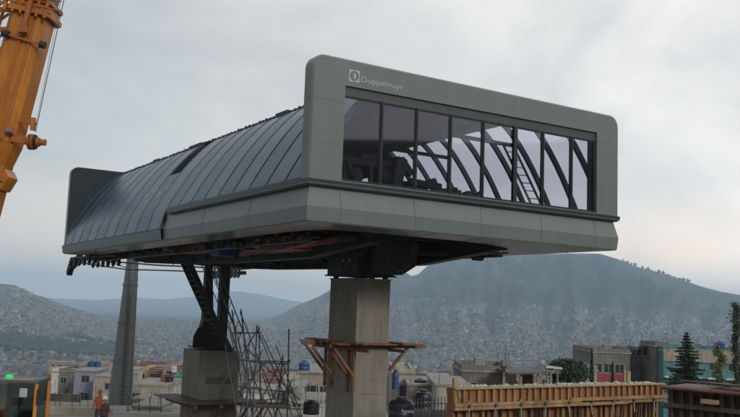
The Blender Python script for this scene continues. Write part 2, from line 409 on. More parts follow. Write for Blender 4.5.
# floor, beams and cross members inside the opening
mb = MB(); mb.span((.45, .6, -.42), (11.05, 25.2, -.30)); mb.build('floor_deck', steel, ST)
for x in (3.55, 8.0):
    mb = MB()
    ys = [2.2, 6, 12, 18, 21.5, 25.2]; zb = [-1.22, -1.56, -1.58, -1.5, -1.38, -1.2]
    poly = [(x-.14, y, z) for y, z in zip(ys, zb)]+[(x-.14, 25.2, -.85), (x-.14, 2.2, -.85)]
    mb.prism(poly, (.05, 0, 0)); 
    for k, (y, z) in enumerate(zip(ys[:-1], zb[:-1])): mb.beam((x, y, z-.03), (x, ys[k+1], zb[k+1]-.03), .4, .06)
    mb.span((x-.2, 2.2, -.85), (x+.2, 25.2, -.79))
    for y in np.arange(3, 25, 1.5): mb.span((x-.2, y, -1.5), (x+.2, y+.04, -.85)) if 5 < y < 20 else None
    mb.build('main_beam', steel, ST)
for y in (2.0, 4.2, 8.6, 10.6, 12.8, 15.2, 17.4, 21.6, 24.0):
    MB().span((.3, y-.1, -.9), (11.2, y+.1, -.44)).build('cross_beam', steel, ST)
mb = MB()
for y0, y1 in ((4.2, 8.6), (8.6, 12.8), (12.8, 17.4), (17.4, 21.6), (21.6, 24.)):
    mb.beam((1.2, y0, -1.0), (3.5, y1, -1.0), .1, .1); mb.beam((3.5, y0, -1.0), (1.2, y1, -1.0), .1, .1); mb.beam((8.1, y0, -1.0), (10.2, y1, -1.0), .1, .1)
    mb.beam((3.6, y0, -1.3), (7.9, y1, -1.3), .1, .1); mb.beam((7.9, y0, -1.3), (3.6, y1, -1.3), .1, .1)
mb.build('wind_bracing', steel, ST)
# cabin guide rails with hanging bits, red drive and blue motor under the deck
for x in (1.9, 9.35):
    mb = MB(); mb.path([(x, y, -1.28) for y in (3.2, 12, 26.5)], .05); mb.path([(x+.25, y, -1.16) for y in (3.2, 12, 26.5)], .035)
    for y in np.arange(3.5, 26, 1.1): mb.beam((x, y, -1.26), (x+.12, y, -.9), .05, .05); mb.box((x, y+.3, -1.2), (.12, .24, .1))
    mb.build('guide_rail', steel_m, ST)
mb = MB(); mb.span((2.1, 5.2, -1.42), (2.9, 8.2, -.96)); mb.beam((2.3, 4.2, -1.42), (2.3, 9.6, -1.36), .16, .1); mb.span((2.95, 5.5, -1.3), (3.3, 7.8, -1.0))
mb.use(red_m); mb2 = MB().use(red_m)
mb2.span((2.1, 4.7, -1.48), (2.75, 7.6, -1.04)); mb2.beam((2.2, 2.2, -1.30), (2.2, 8.9, -1.50), .12, .14); mb2.span((1.9, 11.6, -1.3), (2.6, 14.4, -1.02))
mb2.use(white_m).box((2.05, 7.2, -1.2), (.06, .3, .34)); mb2.use(steel_l).path([(1.75, 2.6, -1.36), (1.9, 5, -1.5), (1.8, 7.6, -1.44), (2.0, 9.4, -1.1)], .03)
mb2.build('red_drive_housing', parent=ST)
mb = MB(); mb.span((2.0, 10.4, -1.5), (2.7, 11.3, -.62)); mb.tube((2.35, 10.85, -.62), (2.35, 10.85, -.5), .3, .3, 14); mb.build('blue_motor', blue_m, ST, bevel=.03)
for k in range(60):
    x = random.choice((random.uniform(1.2, 3.4), random.uniform(3.9, 7.6), random.uniform(8.2, 9.4))); y = random.uniform(2.8, 24)
    MB().box((x, y, random.uniform(-1.22, -.8)), (random.uniform(.1, .4), random.uniform(.15, .9), random.uniform(.1, .3))).build('junction_box', steel if k % 3 else steel_m, ST)
for k in range(26):
    y = random.uniform(3, 22); x = random.uniform(1.3, 9); p = [(x, y, -1.0), (x+random.uniform(-.3, .3), y+random.uniform(.3, .8), -1.42), (x+random.uniform(-.3, .3), y+random.uniform(1, 1.8), -.98)]
    MB().path(p, .018, 5).build('loose_cable', steel, ST)
mb = MB(); mb.box((9.3, 4.5, -1.12), (.34, .5, .3)); mb.tube((9.1, 4.45, -1.3), (9.5, 4.45, -1.3), .12, .12, 12); mb.beam((9.3, 4.2, -1.0), (9.22, 4.05, -1.34), .05, .05); mb.tube((9.15, 4.7, -1.22), (9.45, 4.7, -1.22), .1, .1, 12)
mb.build('roller_bracket', black_m, ST)
# head yoke on the front pillar
mb = MB().use(steel)
mb.span((5.0, 5.55, -2.12), (6.5, 7.6, -1.0)); mb.span((4.93, 5.48, -2.14), (6.57, 7.67, -2.09))
poly = [(5.35, 5.05, -2.06), (6.5, 5.05, -2.06), (7.05, 5.05, -1.74), (7.12, 5.05, -1.1), (6.8, 5.05, -.8), (5.35, 5.05, -.8)]
mb.prism(poly, (0, .55, 0)); mb.use(black_m).lathe([(.46, -.03), (.46, .02), (.36, .02), (.34, .14)], (6.35, 5.02, -1.42), 28, 'y')
mb.use(steel_m).lathe([(.50, -.02), (.50, .012), (.45, .012)], (6.35, 5.045, -1.42), 28, 'y')
mb.use(steel).prism([(4.98, 6.3, -1.9), (4.98, 7.0, -1.9), (4.98, 8.8, -1.0), (4.98, 4.4, -1.0)], (.05, 0, 0))
for y in (6.05, 6.5): mb.use(white_m).box((4.985, y, -1.62), (.02, .09, .09)); mb.use(black_m).box((4.985, y, -1.84), (.02, .14, .3))
mb.build('pillar_head', parent=ST, bevel=.015)
for x, y in ((5.2, 5.8), (6.3, 5.8), (5.2, 7.3), (6.3, 7.3), (5.75, 5.8)):
    MB().lathe([(.1, 0), (.1, .09)], (x, y, -2.225), 10).build('bearing_bolt', steel, ST)

# ---- curved shell: cross section of the left flank (mirrored for the right)
SEC = [(-.10, -.64), (.00, -.3), (.10, .05), (.22, .30), (.46, .72), (.88, 1.40), (1.18, 1.83), (1.50, 2.24), (1.85, 2.64), (2.16, 2.94), (2.45, 3.17), (2.62, 3.26), (3.0, 3.325), (3.6, 3.35), (4.6, 3.37), (5.755, 3.375)]
def sec_pts(t0, t1, n, off=0., right=False):
    seg = [0]
    for a, b in zip(SEC[:-1], SEC[1:]): seg.append(seg[-1]+math.dist(a, b))
    T = seg[-1]; out = []
    for i in range(n+1):
        s = T*(t0+(t1-t0)*i/n)
        for k in range(len(SEC)-1):
            if s <= seg[k+1]+1e-9:
                u = (s-seg[k])/(seg[k+1]-seg[k]); a, b = Vector(SEC[k]), Vector(SEC[k+1]); p = a+(b-a)*u; d = (b-a).normalized(); p = p+Vector((-d.y, d.x))*off
                out.append((W_-p.x if right else p.x, p.y)); break
    return out
T_SILL = 0.075; T_EDGE = .60
ys = [.42+1.175*i for i in range(10)]; ys[-1] = 11.0
ys += [11.0+(L_-.42-11.0)/10*i for i in range(1, 11)]
def shell_strip(y0, y1, t0, t1, n, th, right=False, m=None):
    mb = MB().use(m)
    A = sec_pts(t0, t1, n, 0, right); B = sec_pts(t0, t1, n, -th, right)
    a0 = [(x, y0, z) for x, z in A]; a1 = [(x, y1, z) for x, z in A]; b0 = [(x, y0, z) for x, z in B]; b1 = [(x, y1, z) for x, z in B]
    mb.strip(a0, a1); mb.strip(a0, b0); mb.strip(a1, b1); mb.use(inner_shade).strip(b0, b1)
    mb.use(m).add([a0[0], a1[0], b1[0], b0[0]], [(0, 1, 2, 3)]); mb.add([a0[-1], a1[-1], b1[-1], b0[-1]], [(0, 1, 2, 3)])
    return mb
for i in range(len(ys)-1):
    y0, y1 = ys[i], ys[i+1]
    near = i < 9
    t0 = T_SILL+.012 if i < 9 else 0
    top = T_EDGE
    if i == 10: top = .335          # the bay whose upper sheet is missing
    if i == 10:
        A_ = sec_pts(.33, T_EDGE, 14, -.05); MB().strip([(x, y0+.03, z) for x, z in A_], [(x, y1-.03, z) for x, z in A_]).build('slot_shade_sheet', mat('slot_shade_black', (.008, .01, .013), .9, spec=.1), ST)  # added black sheet, stands in for the shade inside the open slot
    o = shell_strip(y0+.02, y1-.02, t0, top, 26, .03, False, shell_m if i % 2 else shell_m2).build('shell_panel', parent=ST, smooth=True)
    if i == 10: o['label'] = 'shorter panel below an open dark slot'
    for r0, r1 in ([] if i == 0 else [(.46, T_EDGE), (.04, .22)] if 7 < i < 14 else [(.04, T_EDGE)] if i >= 14 else []): shell_strip(y0+.02, y1-.02, r0, r1, 14, .03, True, shell_m).build('shell_panel', parent=ST, smooth=True)
for i, y in enumerate(ys):
    for right in (False, True):
        t0 = (T_SILL+.01 if i < 9 else 0) if not right else .03
        mb = MB().use(rib_m)
        A = sec_pts(t0, T_EDGE, 28, .016, right); B = sec_pts(t0, T_EDGE, 28, -.16, right); w = .028 if not right else .05
        for (P, Q) in ((A, B),):
            a0 = [(x, y-w, z) for x, z in P]; a1 = [(x, y+w, z) for x, z in P]; b0 = [(x, y-w, z) for x, z in Q]; b1 = [(x, y+w, z) for x, z in Q]
            mb.strip(a0, a1); mb.strip(b0, b1); mb.strip(a0, b0); mb.strip(a1, b1)
            mb.add([a0[0], a1[0], b1[0], b0[0]], [(0, 1, 2, 3)])
        mb.build('shell_rib', parent=ST, smooth=True)
for (y, z_, hh) in ((14.9, .95, .30), (14.2, 1.15, .2), (13.2, .85, .4), (12.6, 1.05, .3), (12.5, .5, .25), (20.2, -.2, .2), (15.7, 1.25, .14)):
    t_ = min(np.linspace(0, .5, 60), key=lambda q: abs(sec_pts(0, q, 1)[-1][1]-z_)); P_ = sec_pts(max(0, t_-hh*.06), t_+hh*.06, 3, .004)
    MB().use(shell_l).strip([(x, y-.35, z) for x, z in P_], [(x, y+.35, z) for x, z in P_]).build('film_patch', parent=ST)
# roof cap and the clips along its edge
mb = MB().use(steel_m)
A = sec_pts(T_EDGE-.005, 1, 14, .02); Am = [(W_-x, z) for x, z in A][::-1]; A = A+Am[1:]
for dz in (0, -.08): mb.use(steel_m if dz == 0 else ceil_m).strip([(x, .42, z+dz) for x, z in A], [(x, L_-.42, z+dz) for x, z in A])
mb.build('roof_cap', parent=ST, smooth=True)
mb = MB().use(steel)
e = sec_pts(T_EDGE, T_EDGE, 1)[0]
k = 0; y = .5
while y < L_-.5:
    hh = .05+.035*random.random()
    mb.span((e[0]-.05, y, e[1]), (e[0]+.05, y+.10, e[1]+hh)); y += .25+random.random()*.12; k += 1
mb.span((e[0]-.04, .42, e[1]-.02), (e[0]+.02, L_-.45, e[1]+.035))
for y0, y1 in ((6.4, 7.3), (14.2, 15.6), (19.5, 20.3)): mb.span((e[0]-.07, y0, e[1]-.02), (e[0]+.07, y1, e[1]+.10))
mb.build('ridge_clips', parent=ST)
# ---- front window band
xm = [1.0, 2.25, 3.42, 4.62, 5.83, 7.06, 8.22, 9.45, 10.49]
for i in range(8):
    x0, x1 = xm[i]+.03, xm[i+1]-.03
    f = MB().use(flange_m)
    zt = 2.37+.05*i/8
    f.span((x0-.03, .09, .075), (x0+.022, .16, zt)); f.span((x1-.022, .09, .075), (x1+.03, .16, zt)); f.span((x0+.022, .09, .075), (x1-.022, .16, .14)); f.span((x0+.022, .09, zt-.035), (x1-.022, .16, zt))
    fo = f.build('window', parent=ST, bevel=.003)
    MB().span((x0+.022, .115, .14), (x1-.022, .127, zt-.035)).build('pane', glass, fo)
    MB().use(head_m).add([(x0-.03, .07, zt), (x1+.03, .07, zt+.006), (x1+.03, .07, 2.70), (x0-.03, .07, 2.70), (x0-.03, .14, zt), (x1+.03, .14, zt+.006), (x1+.03, .14, 2.70), (x0-.03, .14, 2.70)], [(0, 1, 2, 3), (4, 5, 6, 7), (0, 1, 5, 4), (3, 2, 6, 7), (0, 3, 7, 4), (1, 2, 6, 5)]).build('head_panel', parent=ST)
for x in xm[1:-1]: MB().use(flange_m).span((x-.026, .055, .075), (x+.026, .068, 2.40)).build('mullion', parent=ST)
MB().use(flange_m).span((6.99, .04, .075), (7.13, .053, 2.40)).build('mullion', parent=ST)
# ---- inside: machinery silhouettes seen through the panes
mb = MB().use(steel)
for y in (3.0, 6.5, 10., 14.):
    mb.beam((1.6, y, -.3), (2.2, y, 1.25), .14, .2); mb.beam((3.2, y, -.3), (2.6, y, 1.25), .14, .2); mb.beam((4.4, y, -.3), (3.6, y, 1.2), .14, .2)
mb.beam((1.3, 2.5, 1.3), (1.3, 18, 1.3), .35, .3); mb.beam((3.4, 2.5, 1.25), (3.4, 18, 1.25), .5, .35); mb.span((1.2, 3.0, 1.1), (4.6, 3.3, 1.4)); mb.span((1.2, 9.0, 1.1), (4.6, 9.3, 1.4))
for y in np.arange(2.8, 17, .7): mb.lathe([(.24, -.05), (.28, -.02), (.28, .02), (.24, .05)], (3.05, y, .95), 14, 'x')
mb.build('acceleration_frame', parent=ST)
mb = MB().use(steel)
mb.lathe([(1.55, -.12), (1.7, -.1), (1.6, 0), (1.7, .1), (1.55, .12), (1.3, .04)], (5.75, 6.6, .55), 36); mb.span((5.2, 5.4, .2), (6.3, 7.8, 1.0)); mb.beam((4.6, 4.4, .35), (7.2, 5.2, .8), .3, .4); mb.tube((5.2, 4.4, .35), (5.2, 4.4, 1.4), .35, .25, 14); mb.box((5.0, 3.6, .55), (.9, .8, .7), Matrix.Rotation(.3, 3, 'Y'))
mb.build('bullwheel', parent=ST)
mb = MB().use(steel); mb.span((7.2, 1.6, -.3), (9.0, 2.4, .38)); mb.span((9.4, 2, -.3), (10.3, 3.4, .22)); mb.beam((6.9, 2, .5), (8.4, 5.5, .6), .2, .2); mb.box((7.0, 3.6, .5), (.8, 1.2, .4), Matrix.Rotation(-.2, 3, 'Y')); mb.build('control_cabinet', parent=ST, bevel=.02)
mb = MB().use(steel)
for y in np.arange(3, 24, 3.5): mb.span((1.95, y-.05, 2.5), (9.56, y+.05, 2.62))
mb.beam((4, .8, 2.9), (4, 24, 2.9), .2, .2); mb.beam((7.6, .8, 2.9), (7.6, 24, 2.9), .2, .2)
mb.build('ceiling_truss', parent=ST)
blk = mat('dark_machine', (.012, .013, .015), .6)
for nm_, parts_ in (('drive_frame', [((1.15, 1.5, -.3), (1.15, 1.5, .85), .12), ((1.15, 1.5, .1), (1.75, 1.5, .9), .1), ((2.0, 1.6, -.3), (2.0, 1.6, .95), .14), ((2.0, 1.5, .95), (2.45, 1.5, .1), .12), ((1.1, 1.6, .92), (3.3, 1.6, .95), .17), ((1.1, 2.4, 1.15), (4.3, 2.4, 1.12), .2), ((2.9, 1.6, -.3), (2.9, 1.6, .95), .12), ((3.35, 1.6, .9), (3.0, 1.6, .1), .1)]),
                    ('drive_arm', [((3.6, 1.5, .1), (3.85, 1.5, 1.2), .34), ((3.85, 1.5, 1.2), (4.25, 1.5, .75), .2), ((4.2, 1.5, .55), (5.35, 1.5, .5), .2), ((5.0, 1.5, .7), (5.35, 1.5, .1), .22), ((5.2, 1.5, .38), (5.95, 1.5, .42), .16), ((5.95, 1.5, .55), (5.8, 1.5, -.2), .12)]),
                    ('low_frame', [((6.0, 1.5, .25), (7.3, 1.5, .22), .2), ((6.6, 1.5, .3), (7.0, 1.5, .55), .1), ((7.6, 1.5, .18), (8.5, 1.5, .2), .14)])):
    mb = MB().use(blk)
    for a_, b_, w_ in parts_: mb.beam(a_, b_, w_, w_, (0, 1, 0))
    mb.build(nm_, parent=ST, bevel=.02)
mb = MB().use(blk); mb.lathe([(.34, -.25), (.4, -.2), (.4, .2), (.34, .25)], (3.5, 1.9, .62), 20, 'x'); mb.lathe([(.2, -.12), (.26, 0), (.2, .12)], (2.45, 1.7, .55), 16, 'y'); mb.box((4.6, 1.8, .3), (.7, .5, .6)); mb.build('drive_motor', parent=ST, bevel=.03)
# ladder leaning inside
lt = empty('ladder', wl(10.35, 2.6, -.3), 'pale aluminium ladder leaning inside behind the front glazing', 'ladder', TH)
mb = MB()
a, b = Vector((.55, 0, 0)), Vector((-.75, .7, 2.95)); sx = Vector((.19, -.05, 0))
for s in (-1, 1): mb.beam(a+sx*s, b+sx*s, .05, .07)
mb.build('rail', steel_m, lt)
mb = MB()
for k in range(1, 11): p = a.lerp(b, k/11); mb.tube(p-sx, p+sx, .018, .018, 6)
mb.build('rung', steel_l, lt)
# ---- lettering and emblem on the frame
def text(name, s, size, loc, rx, m, parent, rz=0, ext=.004, wid=None):
    cu = bpy.data.curves.new(name, 'FONT'); cu.body = s; cu.size = size; cu.extrude = ext; cu.materials.append(m)
    o = bpy.data.objects.new(name, cu); COL.objects.link(o); o.parent = parent; o.location = loc; o.rotation_euler = (rx, 0, rz)
    if wid:
        bpy.context.view_layer.update(); o.scale.x = wid/max(.01, o.dimensions.x)
    bpy.context.view_layer.update(); me = bpy.data.meshes.new_from_object(o); sx_ = o.scale.x; bpy.data.objects.remove(o)
    o = bpy.data.objects.new(name, me); COL.objects.link(o); o.parent = parent; o.location = loc; o.rotation_euler = (rx, 0, rz); o.scale.x = sx_
    return o
text('lettering', 'Doppelmayr', .235, (1.46, -.006, 2.80), PI/2, white_m, FR, wid=1.36)
em = MB().use(white_m)
n = 24; c = (1.255, 2.925)
def circ(r, y): return [(c[0]+r*math.cos(2*PI*i/n+PI/4), y, c[1]+r*math.sin(2*PI*i/n+PI/4)) for i in range(n+1)]
def sq(h, y):
    P = []
    for i in range(n+1):
        t = 2*PI*i/n+PI/4; q = h/max(abs(math.cos(t)), abs(math.sin(t))); P.append((c[0]+q*math.cos(t), y, c[1]+q*math.sin(t)))
    return P
em.strip(sq(.165, -.008), circ(.14, -.008)); em.strip(sq(.165, -.008), sq(.165, 0))
em.strip([(c[0]-.02+.085*math.cos(t), -.008, c[1]+.085*math.sin(t)) for t in np.linspace(-PI/2, PI/2, 12)], [(c[0]-.02+.0*math.cos(t), -.008, c[1]+.03*math.sin(t)) for t in np.linspace(-PI/2, PI/2, 12)])
em.build('emblem', parent=FR)
# ---- outrigged launch rails at the far end
mb = MB().use(black_m)
for x in (1.0, 2.2):
    mb.path([(x, 20, -1.25), (x, 28.2, -1.15)], .06)
    for y in np.arange(23.6, 28.4, .95): mb.lathe([(.17, -.05), (.2, 0), (.17, .05)], (x, y, -1.42), 12, 'x'); mb.beam((x, y, -1.15), (x+.1, y+.1, -1.45), .07, .07)
mb.span((.9, 24.2, -1.3), (2.4, 25.0, -1.05)); mb.beam((1.2, 27.2, -1.15), (1.2, 28.9, -1.55), .3, .34); mb.beam((1.2, 28.9, -1.5), (1.2, 29.3, -1.95), .28, .3); mb.span((1.0, 26, -1.3), (2.3, 26.3, -1.1))
mb.build('launch_rail', parent=ST)
mb = MB().use(steel_m); mb.path([(1.2, 28.2, -1.35), (4.6, 30.5, -1.5), (9.6, 28.0, -1.45)], .045); mb.path([(1.2, 27.2, -1.2), (5.6, 28.2, -1.25), (9.6, 27.2, -1.25)], .05); mb.path([(2.2, 26.5, -1.2), (5.0, 30.5, -1.5)], .03)
mb.build('cross_tie', parent=ST)
mb = MB().use(steel_m)
for y in np.arange(25.8, 29.6, .5): mb.lathe([(.17, -.05), (.2, 0), (.17, .05)], (9.6, y, -1.62), 12, 'x'); mb.beam((9.6, y, -1.2), (9.7, y, -1.62), .09, .09); mb.box((9.9, y, -1.5), (.3, .2, .2))
mb.path([(9.6, 22, -1.2), (9.6, 29.8, -1.42)], .08); mb.build('roller_battery', parent=ST)

# ------------------------------------------------------------------ front pillar
ZP = O.z-2.225
pt = empty('concrete_pillar', (*wl(5.765, 6.58, 0).xy, 0), 'tall square concrete pillar under the near end of the station', 'pillar', TH)
mb = MB().use(conc); hw, hd = .665, .925
mb.add([(sx*hw, sy*hd, z) for z in (-.3, ZP) for sx, sy in ((-1, -1), (1, -1), (1, 1), (-1, 1))], [(0, 1, 2, 3), (4, 5, 6, 7), (0, 1, 5, 4), (1, 2, 6, 5), (2, 3, 7, 6), (3, 0, 4, 7)])
mb.use(conc_j)
for z in (3.6, 1.35): mb.span((-hw-.002, -hd-.002, z), (hw+.002, hd+.002, z+.014))
for z in (4.05, 4.9, 5.75): mb.box((.12, -hd, z), (.05, .008, .05)); mb.box((-.2, -hd, z-.01), (.035, .008, .035))
mb.build('shaft', parent=pt, bevel=.012)
mb = MB().use(conc); mb.span((-hw-.03, -hd-.03, ZP-.02), (hw+.03, hd+.03, ZP+.012)); mb.build('cap_slab', conc, pt)
mb = MB().use(conc_j)
for k in range(5):   # damp stains with an outline of their own, thin wash of cement slurry
    mb.box((-.35+.17*k, -hd-.001, 3.12+.02*(k % 2)), (.15, .004, .028))
mb.build('formwork_mark', parent=pt)
# timber platform round the pillar
pp = empty('timber_platform', wl(5.765, 6.58, -4.45), 'red brown timber bracket platform clamped round the tall near pillar', 'platform', TH)
mb = MB()
zd = .0
for s, yy in ((-1, -hd-.16), (-1, -hd-.42), (1, hd+.16)): mb.span((-1.62+random.uniform(-.1, .1), yy-.11, zd), (1.75+random.uniform(-.1, .1), yy+.11, zd+.05))
for xx in (-hw-.16, -hw-.42, hw+.16): mb.span((xx-.11, -1.75+random.uniform(-.1, .1), zd+.052), (xx+.11, 1.7, zd+.10))
mb.build('deck', rust_w, pp, bevel=.005)
mb = MB()
for s in (-1, 1):
    mb.beam((-1.7, s*(hd+.05), -.06), (2.2 if s < 0 else 1.6, s*(hd+.05), -.06), .08, .11); mb.beam((s*(hw+.05), -1.9, -.17), (s*(hw+.05), 1.9, -.17), .08, .11)
mb.build('joist', rust_w, pp, bevel=.005)
def brace(a, b, w=.09): MB().beam(a, b, w, w).build('brace', rust_w, pp, bevel=.005)
for yy in (-hd-.04, hd+.04):
    brace((-1.55, yy, -.1), (-hw-.06, yy, -1.05)); brace((1.45, yy, -.1), (hw+.06, yy, -.85)); 
    MB().span((-hw-.10, yy-.04, -1.55), (-hw-.01, yy+.04, -.12)).build('strut_post', rust_w, pp)
for yy in (-.55, .55): brace((-1.5, yy, -.15), (-hw-.03, yy, -1.1)); MB().span((-hw-.09, yy-.05, -1.6), (-hw-.005, yy+.05, -.1)).build('strut_post', rust_w, pp)
# ------------------------------------------------------------------ rear pier with steel legs
c5 = wl(5.58, 19.3, 0); ZR = O.z-5.42
pr = empty('concrete_pier', (c5.x, c5.y, 0), 'low stained concrete pier carrying the dark steel legs', 'pillar', TH)
mb = MB().use(conc); mb.span((-.98, -1.02, -.3), (.98, 1.02, ZR)); mb.use(conc_j); mb.span((-.983, -1.023, ZR-1.45), (.983, 1.023, ZR-1.435)); mb.span((-.6, -1.04, ZR-1.5), (.72, -1.0, ZR-1.2))
for x in (-.45, .5): mb.span((x, -1.026, ZR-1.4), (x+.012, -1.0, ZR-.25))
mb.span((-.45, -1.026, ZR-.26), (.51, -1.0, ZR-.25))
mb.build('shaft', parent=pr, bevel=.02)
p2 = empty('timber_platform', (c5.x, c5.y, ZR-2.25), 'brown plank platform around the low rear pier', 'platform', TH)
mb = MB()
for k in range(5): mb.span((-2.2+random.uniform(-.3, .3), -1.2-.3*k, 0), (1.9+random.uniform(-.2, .3), -.95-.3*k, .05))
for k in range(4): mb.span((-1.25-.3*k, -2.4, .052), (-1.0-.3*k, 1.5, .1))
mb.build('deck', wood_d, p2); mb = MB()
for x in (-1.6, -.4, .9, 1.7): mb.beam((x, -2.5, -.1), (x, 1.2, -.1), .1, .14); mb.beam((x, -2.4, -.15), (x, -1.05, -1.3), .09, .09)
mb.build('bracket', rust_w, p2)
SL = tag(empty('support_tower', (c5.x, c5.y, ZR), 'dark steel twin leg support with stairs on the rear pier', 'support', TH))
mb = MB().use(steel)
hz_ = -ZR+O.z-1.0  # height up to the station beams
def taper(mb, a, b, wa, wb, da, db):
    a, b = Vector(a), Vector(b)
    mb.add([a+Vector((sx*wa/2, sy*da/2, 0)) for sx, sy in ((-1, -1), (1, -1), (1, 1), (-1, 1))]+[b+Vector((sx*wb/2, sy*db/2, 0)) for sx, sy in ((-1, -1), (1, -1), (1, 1), (-1, 1))], [(0, 1, 2, 3), (4, 5, 6, 7), (0, 1, 5, 4), (1, 2, 6, 5), (2, 3, 7, 6), (3, 0, 4, 7)])
mb = MB(); taper(mb, (-.30, 0, 1.4), (-.40, 0, hz_+.1), .48, .28, .4, .28); taper(mb, (-.25, 0, .08), (-.30, 0, 1.4), 1.2, .48, .5, .4); mb.build('leg', steel, SL, bevel=.02)
mb = MB(); taper(mb, (.50, .1, .08), (.50, .1, hz_+.1), .42, .46, .36, .36); mb.build('leg', steel, SL, bevel=.02)
mb = MB(); mb.prism([(-1.05, -.32, .1), (.75, -.32, .1), (.45, -.32, .9), (-.1, -.32, 1.3), (-.85, -.32, 1.0), (-1.05, -.32, .6)], (0, .06, 0)); mb.build('gusset', steel, SL)
mb = MB(); mb.span((-.85, -.85, .07), (.8, .85, .13)); 
mb.build('base_plate', steel, SL)
for x in (-.6, -.2, .2, .6): MB().lathe([(.06, 0), (.06, .07)], (x, -.6, 0), 8).build('anchor_bolt', steel_l, SL)
def stair(mb, a, b, w, n):
    a, b = Vector(a), Vector(b); wv = Vector((0, w, 0))
    for s in (0, 1): mb.beam(a+wv*s, b+wv*s, .06, .26)
    for k in range(n+1): p = a.lerp(b, k/n); mb.box(p+wv/2, (.24, w, .05))
mb = MB(); stair(mb, (-2.15, -1.5, hz_-.05), (-.55, -1.5, 1.45), .75, 12); stair(mb, (-.55, -1.5, 1.45), (.32, -1.5, -.0), .75, 7); mb.span((-.75, -1.55, 1.36), (-.1, -.7, 1.42))
mb.build('staircase', steel, SL)
mb = MB()
for dy in (-1.5, -.75):
    mb.path([(-.85, dy, hz_), (.85, dy, 1.0), (1.6, dy, -1.5)], .028); mb.path([(-1.15, dy, hz_-.3), (.55, dy, .9), (1.2, dy, -1.2)], .022)
for k in range(9): q = k/8; mb.tube((-.85+1.7*q, -1.5, hz_+(1.0-hz_)*q), (-1.0+1.65*q, -1.5, hz_-.6+(1.0-hz_)*q), .018, .018, 5)
mb.build('handrail', scaf_m, SL)
# ------------------------------------------------------------------ line tower beyond
b0 = at(117.5, 430, 62); t0 = at(133, 256, 62); gz = ground(b0.x, b0.y)
d_ = (b0-t0).normalized(); k = (gz-.2-t0.z)/d_.z; foot = t0+d_*k
TW = empty('line_tower', foot, 'tapered grey steel line tower with a caged ladder', 'tower')
mb = MB(); mb.tube((0, 0, 0), t0-foot, .86, .40, 28); 
for q in (.3, .55, .8): p = (t0-foot)*q; r = .86+(.40-.86)*q; mb.tube(p, p+(t0-foot).normalized()*.12, r+.06, r+.06, 28)
mb.build('shaft', steel_l, TW, smooth=True)
mb = MB(); off0 = Vector((.68, -.95, .0)); off1 = Vector((.25, -.62, 0)); T = t0-foot
for s in (-.3, .3): mb.beam(off0+Vector((s, 0, 0)), T+off1+Vector((s, 0, 0)), .06, .06)
nn = 60
for i in range(nn):
    p = off0.lerp(T+off1, i/nn); mb.beam(p-Vector((.3, 0, 0)), p+Vector((.3, 0, 0)), .035, .035)
mb.build('ladder', steel_m, TW)
mb = MB()
for i in range(0, nn, 3):
    p = off0.lerp(T+off1, i/nn); mb.path([p+Vector((.38*math.cos(t), -.42*math.sin(t), 0)) for t in np.linspace(0, PI, 7)], .02, 4)
for t in (.8, 1.57, 2.3): mb.path([off0+Vector((.38*math.cos(t), -.42*math.sin(t), 0)), T+off1+Vector((.38*math.cos(t), -.42*math.sin(t), 0))], .02, 4)
mb.build('safety_cage', steel_m, TW)
mb = MB(); mb.beam(T+Vector((-2.6, 0, .2)), T+Vector((2.6, 0, .2)), .5, .5); mb.build('crossarm', steel_l, TW)
# ------------------------------------------------------------------ scaffolding
Y = 34
def sp(px, py, dy=0): return at(px, py, Y+dy)
g0 = sp(268, 430); SC = empty('tube_scaffold', (g0.x, g0.y, 0), 'leaning purple grey tube scaffold between the two pillars', 'scaffold')
so = SC.location
def stick(a, b, name, r=.026, da=0, db=0):
    A, B = sp(*a, da)-so, sp(*b, db)-so
    MB().tube(A, B, r, r, 7).build(name, scaf_m, SC)
uprights = [((232, 310), (252, 470), .4, 0), ((241, 309), (258, 470), 0, 1), ((257, 325), (250, 470), 0, 0), ((259, 326), (262, 470), 1.5, 1.5), ((289, 329), (286, 470), 0, 0), ((283, 355), (270, 470), 1.5, 1.5), ((247, 362), (247, 470), 0, 0)]
for a, b, da, db in uprights: stick(a, b, 'standard', .03, da, db)
diags = [((257, 331), (220, 388), 0, 0), ((258, 331), (292, 415), 0, 1.5), ((262, 335), (306, 430), 1.5, 0), ((240, 312), (283, 420), 0, 1), ((232, 333), (262, 425), 0, 0), ((262, 372), (280, 430), 1, 0), ((281, 362), (248, 425), 1.5, 0), ((254, 380), (276, 425), 0, 1.5), ((228, 320), (248, 392), 0, 0), ((270, 395), (300, 405), 0, .5), ((244, 402), (286, 398), 0, 0)]
diags += [((243, 345), (300, 400), 0, 1), ((236, 395), (268, 360), 1, 1), ((262, 350), (238, 420), 1.5, 1), ((276, 345), (303, 420), 1, 1.5), ((250, 340), (240, 415), 1.5, 1.5), ((285, 372), (262, 420), 0, 1), ((225, 345), (238, 420), 0, 0), ((292, 380), (270, 425), .5, .5)]
for a, b, da, db in diags: stick(a, b, 'diagonal_brace', .022, da, db)
for a, b, da, db in [((231, 333), (262, 333), 0, 0), ((238, 360), (289, 362), 0, 0), ((250, 362), (288, 364), 1.5, 1.5), ((240, 388), (290, 392), 0, 0), ((221, 386), (262, 388), .4, 0), ((230, 402), (290, 404), 1, 1)]: stick(a, b, 'ledger', .025, da, db)
for px, py in ((258, 331), (240, 333), (289, 361), (257, 361), (283, 364), (287, 391), (250, 388), (243, 360)): MB().box(sp(px, py)-so, (.10, .12, .10)).build('coupler', scaf_m, SC)
mb = MB(); p = sp(252, 405)-so; q = sp(290, 407)-so; mb.beam(p, q, .9, .05); mb.build('plank', wood_d, SC)
# ------------------------------------------------------------------ crane
YC = 18.
def cp(px, py, dy=0): return at(px, py, YC+dy)
top = cp(45, -60); mid = cp(25, 95); axis = (top-cp(8, 105)).normalized()
